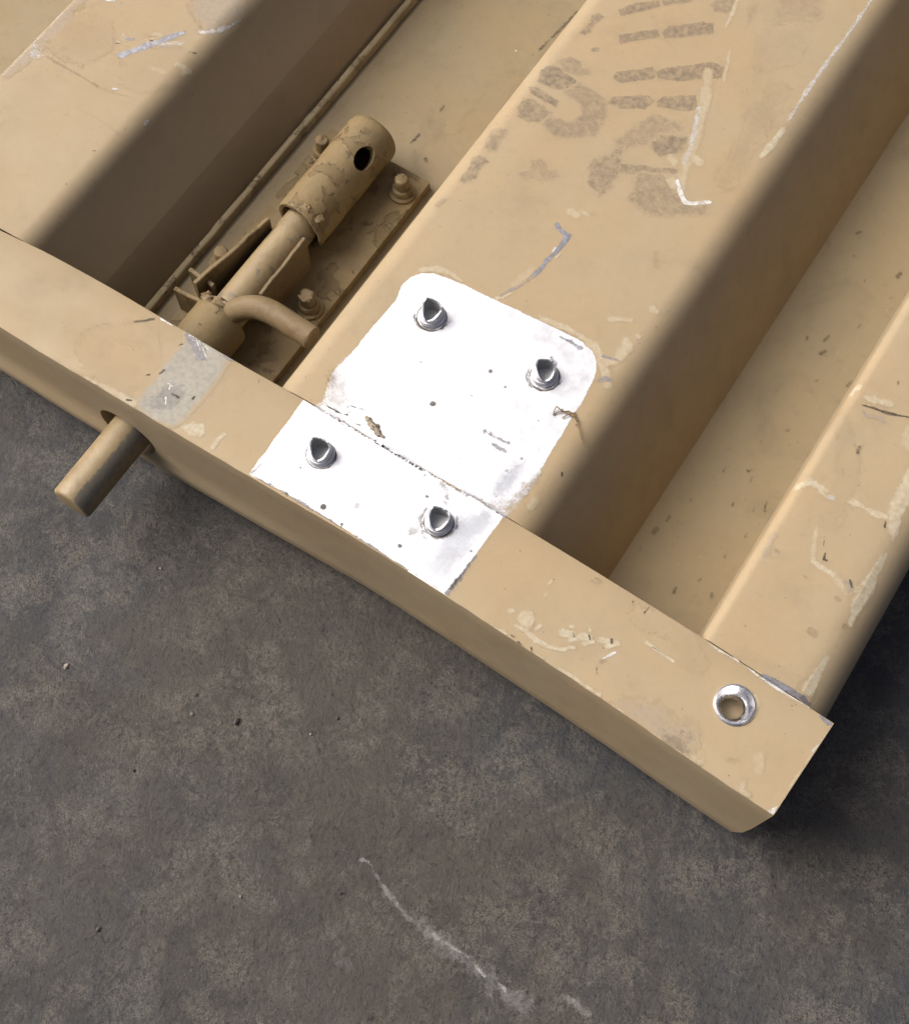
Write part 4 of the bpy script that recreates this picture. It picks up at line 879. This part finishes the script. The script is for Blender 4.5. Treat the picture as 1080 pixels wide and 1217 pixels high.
("dirt_fleck","dark","s","V",[(0.2, 271.1), (0.1, 272.8)],[1.23, 0.74],0.479086,1.1,0.7),
("dirt_fleck","dark","s","V",[(-5.3, 328.6), (-5, 329.5)],[1.02, 0.61],0.289901,1.1,0.7),
("dirt_fleck","dark","s","V",[(-10, 335.5), (-9.5, 336.7)],[1.02, 0.61],0.284692,1.1,0.7),
("dirt_fleck","dark","s","V",[(0.4, 291.8), (0.7, 293.9)],[1.23, 0.74],0.281675,1.1,0.7),
("dirt_fleck","dark","s","V",[(1.8, 288.2), (1, 290.9)],[1.23, 0.74],0.467851,1.1,0.7),
("dirt_fleck","dark","s","V",[(-12.3, 298.7), (-12.8, 301.7)],[1.02, 0.61],0.30387,1.1,0.7),
("dirt_fleck","dark","s","V",[(-16, 303.7), (-14.7, 305.6)],[1.02, 0.61],0.468102,1.1,0.7),
("dirt_fleck","dark","s","V",[(-15.5, 224), (-15.9, 227.5)],[0.82, 0.49],0.490369,1.1,0.7),
("dirt_fleck","dark","s","V",[(-86, 381), (-85.9, 383)],[1.23, 0.74],0.419458,1.1,0.7),
("dirt_fleck","dark","s","V",[(-27, 390.1), (-27.3, 392)],[0.82, 0.49],0.485244,1.1,0.7),
("dirt_fleck","dark","s","V",[(4.5, 376.5), (5, 378.6)],[1.23, 0.74],0.491641,1.1,0.7),
("dirt_fleck","dark","s","V",[(4.3, 378.8), (5, 380.2)],[0.82, 0.49],0.324697,1.1,0.7),
("dirt_fleck","dark","s","V",[(-29.7, 289.5), (-29.8, 291.2)],[1.02, 0.61],0.291489,1.1,0.7),
("dirt_fleck","dark","s","V",[(-18.4, 271.1), (-18.7, 272.3)],[1.02, 0.61],0.266285,1.1,0.7),
("dirt_fleck","dark","s","V",[(-33.2, 272.5), (-33.4, 274.2)],[1.02, 0.61],0.400777,1.1,0.7),
("dirt_fleck","dark","s","V",[(-3.2, 285.5), (-3.7, 287.3)],[1.23, 0.74],0.419484,1.1,0.7),
("dirt_fleck","dark","s","V",[(-26, 352.3), (-26.1, 354)],[0.82, 0.49],0.327489,1.1,0.7),
("dirt_fleck","dark","s","V",[(-10.5, 370.2), (-10.2, 371.2)],[0.82, 0.49],0.370186,1.1,0.7),
("dirt_fleck","dark","s","V",[(-6.3, 411.8), (-6.5, 414.5)],[1.23, 0.74],0.370305,1.1,0.7),
("dirt_fleck","dark","s","V",[(0.1, 438.1), (0.5, 439.5)],[1.23, 0.74],0.26425,1.1,0.7),
("dirt_fleck","dark","s","V",[(-7.9, 379.9), (-7.1, 381.1)],[1.02, 0.61],0.255716,1.1,0.7),
("dirt_fleck","dark","s","V",[(-8.2, 236.9), (-7.8, 238)],[0.82, 0.49],0.46122,1.1,0.7),
("dirt_fleck","dark","s","V",[(1.5, 232.6), (0.9, 234.6)],[0.82, 0.49],0.446935,1.1,0.7),
("dirt_fleck","dark","s","V",[(-28.3, 250.8), (-28.4, 252.3)],[0.82, 0.49],0.39463,1.1,0.7),
("dirt_fleck","dark","s","V",[(-41.1, 234.2), (-41.8, 236.3)],[1.02, 0.61],0.261682,1.1,0.7),
("dirt_fleck","dark","s","V",[(-13.8, 282.5), (-14.2, 284.6)],[1.02, 0.61],0.488795,1.1,0.7),
("dirt_fleck","dark","s","V",[(-26.7, 296.7), (-27.2, 299.7)],[1.02, 0.61],0.438934,1.1,0.7),
("stain","stain","p","V",[(-18.9, 229.8), (-12.1, 261.4), (-0.4, 258.1), (-1.6, 225.2)],None,0.15,8,5),
("stain","stain","p","V",[(-38.5, 384.4), (-28.6, 435.3), (-12, 433.3), (-19.8, 378.2)],None,0.14,10,6),
("stain","rust","s","V",[(-43.9, 205.4), (-14.9, 206), (9.1, 206.2)],[7.38, 6.56, 5.74],0.32,3,2),  # shadow along the foot of the frame, painted as a reddish strip
("dirt_fleck","dark","s","V",[(-277.9, 407.3), (-278.3, 411.4)],[1.23, 1.23],0.5,0.7,0.7),
("dirt_fleck","dark","s","V",[(-279, 382.2), (-278.9, 386.5)],[1.23, 1.23],0.5,0.7,0.7),
("dirt_fleck","dark","s","V",[(-266.5, 374.9), (-265.1, 373.7)],[1.64, 1.64],0.5,0.7,0.7),
("dirt_fleck","dark","s","V",[(-247.5, 526.4), (-253, 476.8)],[1.23, 1.23],0.5,0.7,0.7),
("dirt_fleck","dark","s","V",[(-280.1, 378.6), (-279.4, 381.9)],[0.82, 0.82],0.5,0.7,0.7),
("speck","white","s","V",[(-264.4, 469.3)],[1.23],0.9,0.3,0.2),
("stain","rust","p","V",[(-277.3, 377), (-260.1, 395.3), (-235.9, 376.2), (-247.3, 358.4)],None,0.12,8,5),
("stain","stain","s","V",[(-256.5, 444.6), (-252.1, 365.6)],[12.3, 10.66],0.14,6,4),
("stain","stain","p","V",[(-341.9, 418.5), (-346.6, 461.5), (-316.4, 481.3), (-313.7, 422)],None,0.16,12,5),
("scrape","chalk","s","G",[(-76.3, 29.4), (-74, 31.9), (-69.9, 32.3), (-66.8, 30), (-61, 27.3), (-52.4, 24.6), (-43.8, 22), (-35.4, 21.1)],[1.26, 1.68, 1.26, 1.26, 1.26, 1.47, 1.68, 2.1],0.65,1.4,1.2),
("scrape","chalk","s","G",[(-35.4, 21.1), (-27.4, 20.5), (-19.3, 19.9), (-11.2, 19.8), (-3.8, 19.3), (3.9, 19), (14.9, 19.2), (27.6, 19.7)],[2.52, 3.36, 3.78, 4.62, 5.46, 5.88, 6.3, 5.04],0.42,5,4),
("scratch","white","s","G",[(-26.6, 21.4), (-14.9, 21.8), (-7.8, 22.5)],[0.5, 0.63, 0.5],0.25,0.8,1),
("scratch","white","s","G",[(-1.8, 20.6), (2.1, 19.6), (6.3, 18.9)],[1.05, 0.84, 0.84],0.35,0.8,1.2),
("scratch","white","s","G",[(11.4, 20.4), (14.6, 19.8)],[1.68, 1.26],0.4,0.8,1.2),
("scrape","chalk","s","G",[(-67, -4.2), (-59.3, -8.2), (-52.7, -12.8)],[5.04, 6.72, 5.04],0.22,8,5),
("scratch","chalk","s","G",[(38, 32.6), (44.5, 32.5), (52.8, 32.3)],[1.26, 1.68, 1.26],0.5,1.2,1.6)]
cnt = 0
for (nm, mat, kind, par, pts, wid, alpha, soft, jit) in MARKS:
    cnt += 1
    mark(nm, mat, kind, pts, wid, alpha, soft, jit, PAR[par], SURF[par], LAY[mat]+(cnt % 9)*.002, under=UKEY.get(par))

# ---------------------------------------------------------------- small loose things
def crumb(name, pieces, mat, label, cat, group=None):
    V, Fc = [], []
    for c, s, q in pieces:
        v, f = lump(c, *s, .6, q, 10); k = len(V); V += v; Fc += [tuple(i+k for i in a) for a in f]
    return tag(build(name, V, Fc, mat, None, 60), label, cat, group)
crumb("mud_crumb", [((-177.1, 195.1, 0.24), (1.6, 1.2, 0.7), 1.2), ((-175.1, 194.1, 0.28), (2.0, 1.5, 0.8), 2.9), ((-172.9, 193.3, 0.35), (2.4, 1.7, 1.0), 4.4), ((-170.7, 192.7, 0.28), (2.0, 1.3, 0.8), 6.1), ((-169.3, 191.5, 0.24), (2.2, 1.2, 0.7), 8.1), ((-167.1, 191.5, 0.17), (1.5, 0.8, 0.5), 3.3), ((-171.9, 194.9, 0.21), (1.1, 0.9, 0.6), 5.5), ((-178.7, 195.5, 0.14), (0.8, 0.7, 0.4), 7.7)], M_CRUST, "dry brown mud crumb stuck on the bare metal by the seam", "dirt")
V, Fc = [], []
v, f = sweep(spline([(-105.5, 245.1, 0.4), (-106.1, 249, 1.6), (-102.6, 248.7, 1.2), (-100.1, 250.8, 0.6)], 6), .28, 6); k = len(V); V += v; Fc += [tuple(i+k for i in a) for a in f]
v, f = sweep(spline([(-101, 246, 0.4), (-99.2, 249.3, 1.4), (-97, 251.8, 0.5)], 6), .28, 6); k = len(V); V += v; Fc += [tuple(i+k for i in a) for a in f]
v, f = sweep(spline([(-100.1, 250.8, 0.6), (-96.3, 249.1, 1.6), (-92.1, 246, 1), (-88.4, 242.2, 0.6), (-86.4, 240.4, 0.4)], 6), .28, 6); k = len(V); V += v; Fc += [tuple(i+k for i in a) for a in f]
v, f = sweep(spline([(-97.9, 250.1, 0.6), (-94.3, 248.8, 1.4), (-93.6, 246.1, 0.5)], 6), .28, 6); k = len(V); V += v; Fc += [tuple(i+k for i in a) for a in f]
v, f = sweep(spline([(-105.5, 245.1, 0.4), (-103.2, 248.2, 0.9), (-97.9, 250.1, 0.6)], 6), .28, 6); k = len(V); V += v; Fc += [tuple(i+k for i in a) for a in f]
v, f = lump((-98.2, 249.9, .7), 2.2, .9, .7, .5, 3.7); k = len(V); V += v; Fc += [tuple(i+k for i in a) for a in f]
tag(build("straw_wisp", V, Fc, M_STRAW, None, 60), "tiny wisp of dry brown fibres at the right edge of the bare metal", "straw")
crumb("seed_husk", [((-165.7, 52.1, -87.47), (1.2, 2.0, 0.96), 36.53)], M_SEED, "dark oval seed husk alone on the open concrete", "seed")
crumb("paint_chip", [((-255.4, 27.5, -87.65), (0.96, 1.6, 0.64), 10.27)], M_CHIP, "pale flat chip near the left side of the bare floor", "chip")
crumb("grit", [((-191.0, 52.0, -87.65), (0.8, 0.8, 0.64), 30.29)], M_SEED, "small black grain just above left of the dark seed husk", "grit", "grains of grit on the concrete")
crumb("grit", [((-186.8, 42.9, -87.65), (0.72, 0.96, 0.64), 29.64)], M_GRIT, "grey grain below the black grain near the seed husk", "grit", "grains of grit on the concrete")
crumb("grit", [((-193.6, 4.7, -87.65), (0.88, 0.8, 0.64), 20.67)], M_SEED, "black grain on brown mottled floor, lower left of the seed husk", "grit", "grains of grit on the concrete")
crumb("grit", [((-124.3, 81.4, -87.65), (0.8, 0.72, 0.64), 52.13)], M_SEED, "dark grain on the floor right of the seed husk", "grit", "grains of grit on the concrete")
crumb("grit", [((-160.8, -63.5, -87.65), (0.88, 1.36, 0.64), 15.21)], M_SEED, "long dark grain near the bottom left of the floor", "grit", "grains of grit on the concrete")
crumb("grit", [((-113.4, -14.5, -87.69), (0.72, 0.8, 0.56), 37.18)], M_GRIT, "grey grain left of the pale scrape on the floor", "grit", "grains of grit on the concrete")
crumb("grit", [((-74.2, 13.1, -87.69), (0.72, 0.64, 0.56), 52.65)], M_SEED, "dark grain close beside the upper end of the pale scrape", "grit", "grains of grit on the concrete")
crumb("grit", [((-247.6, 95.4, -87.69), (0.72, 0.64, 0.56), 24.83)], M_CHIP, "pale grain on the floor below the protruding pin", "grit", "grains of grit on the concrete")
crumb("grit", [((-130.9, 67.4, -87.74), (0.56, 0.64, 0.48), 47.97)], M_CHIP, "tiny white grain on the floor below the tailgate edge", "grit", "grains of grit on the concrete")
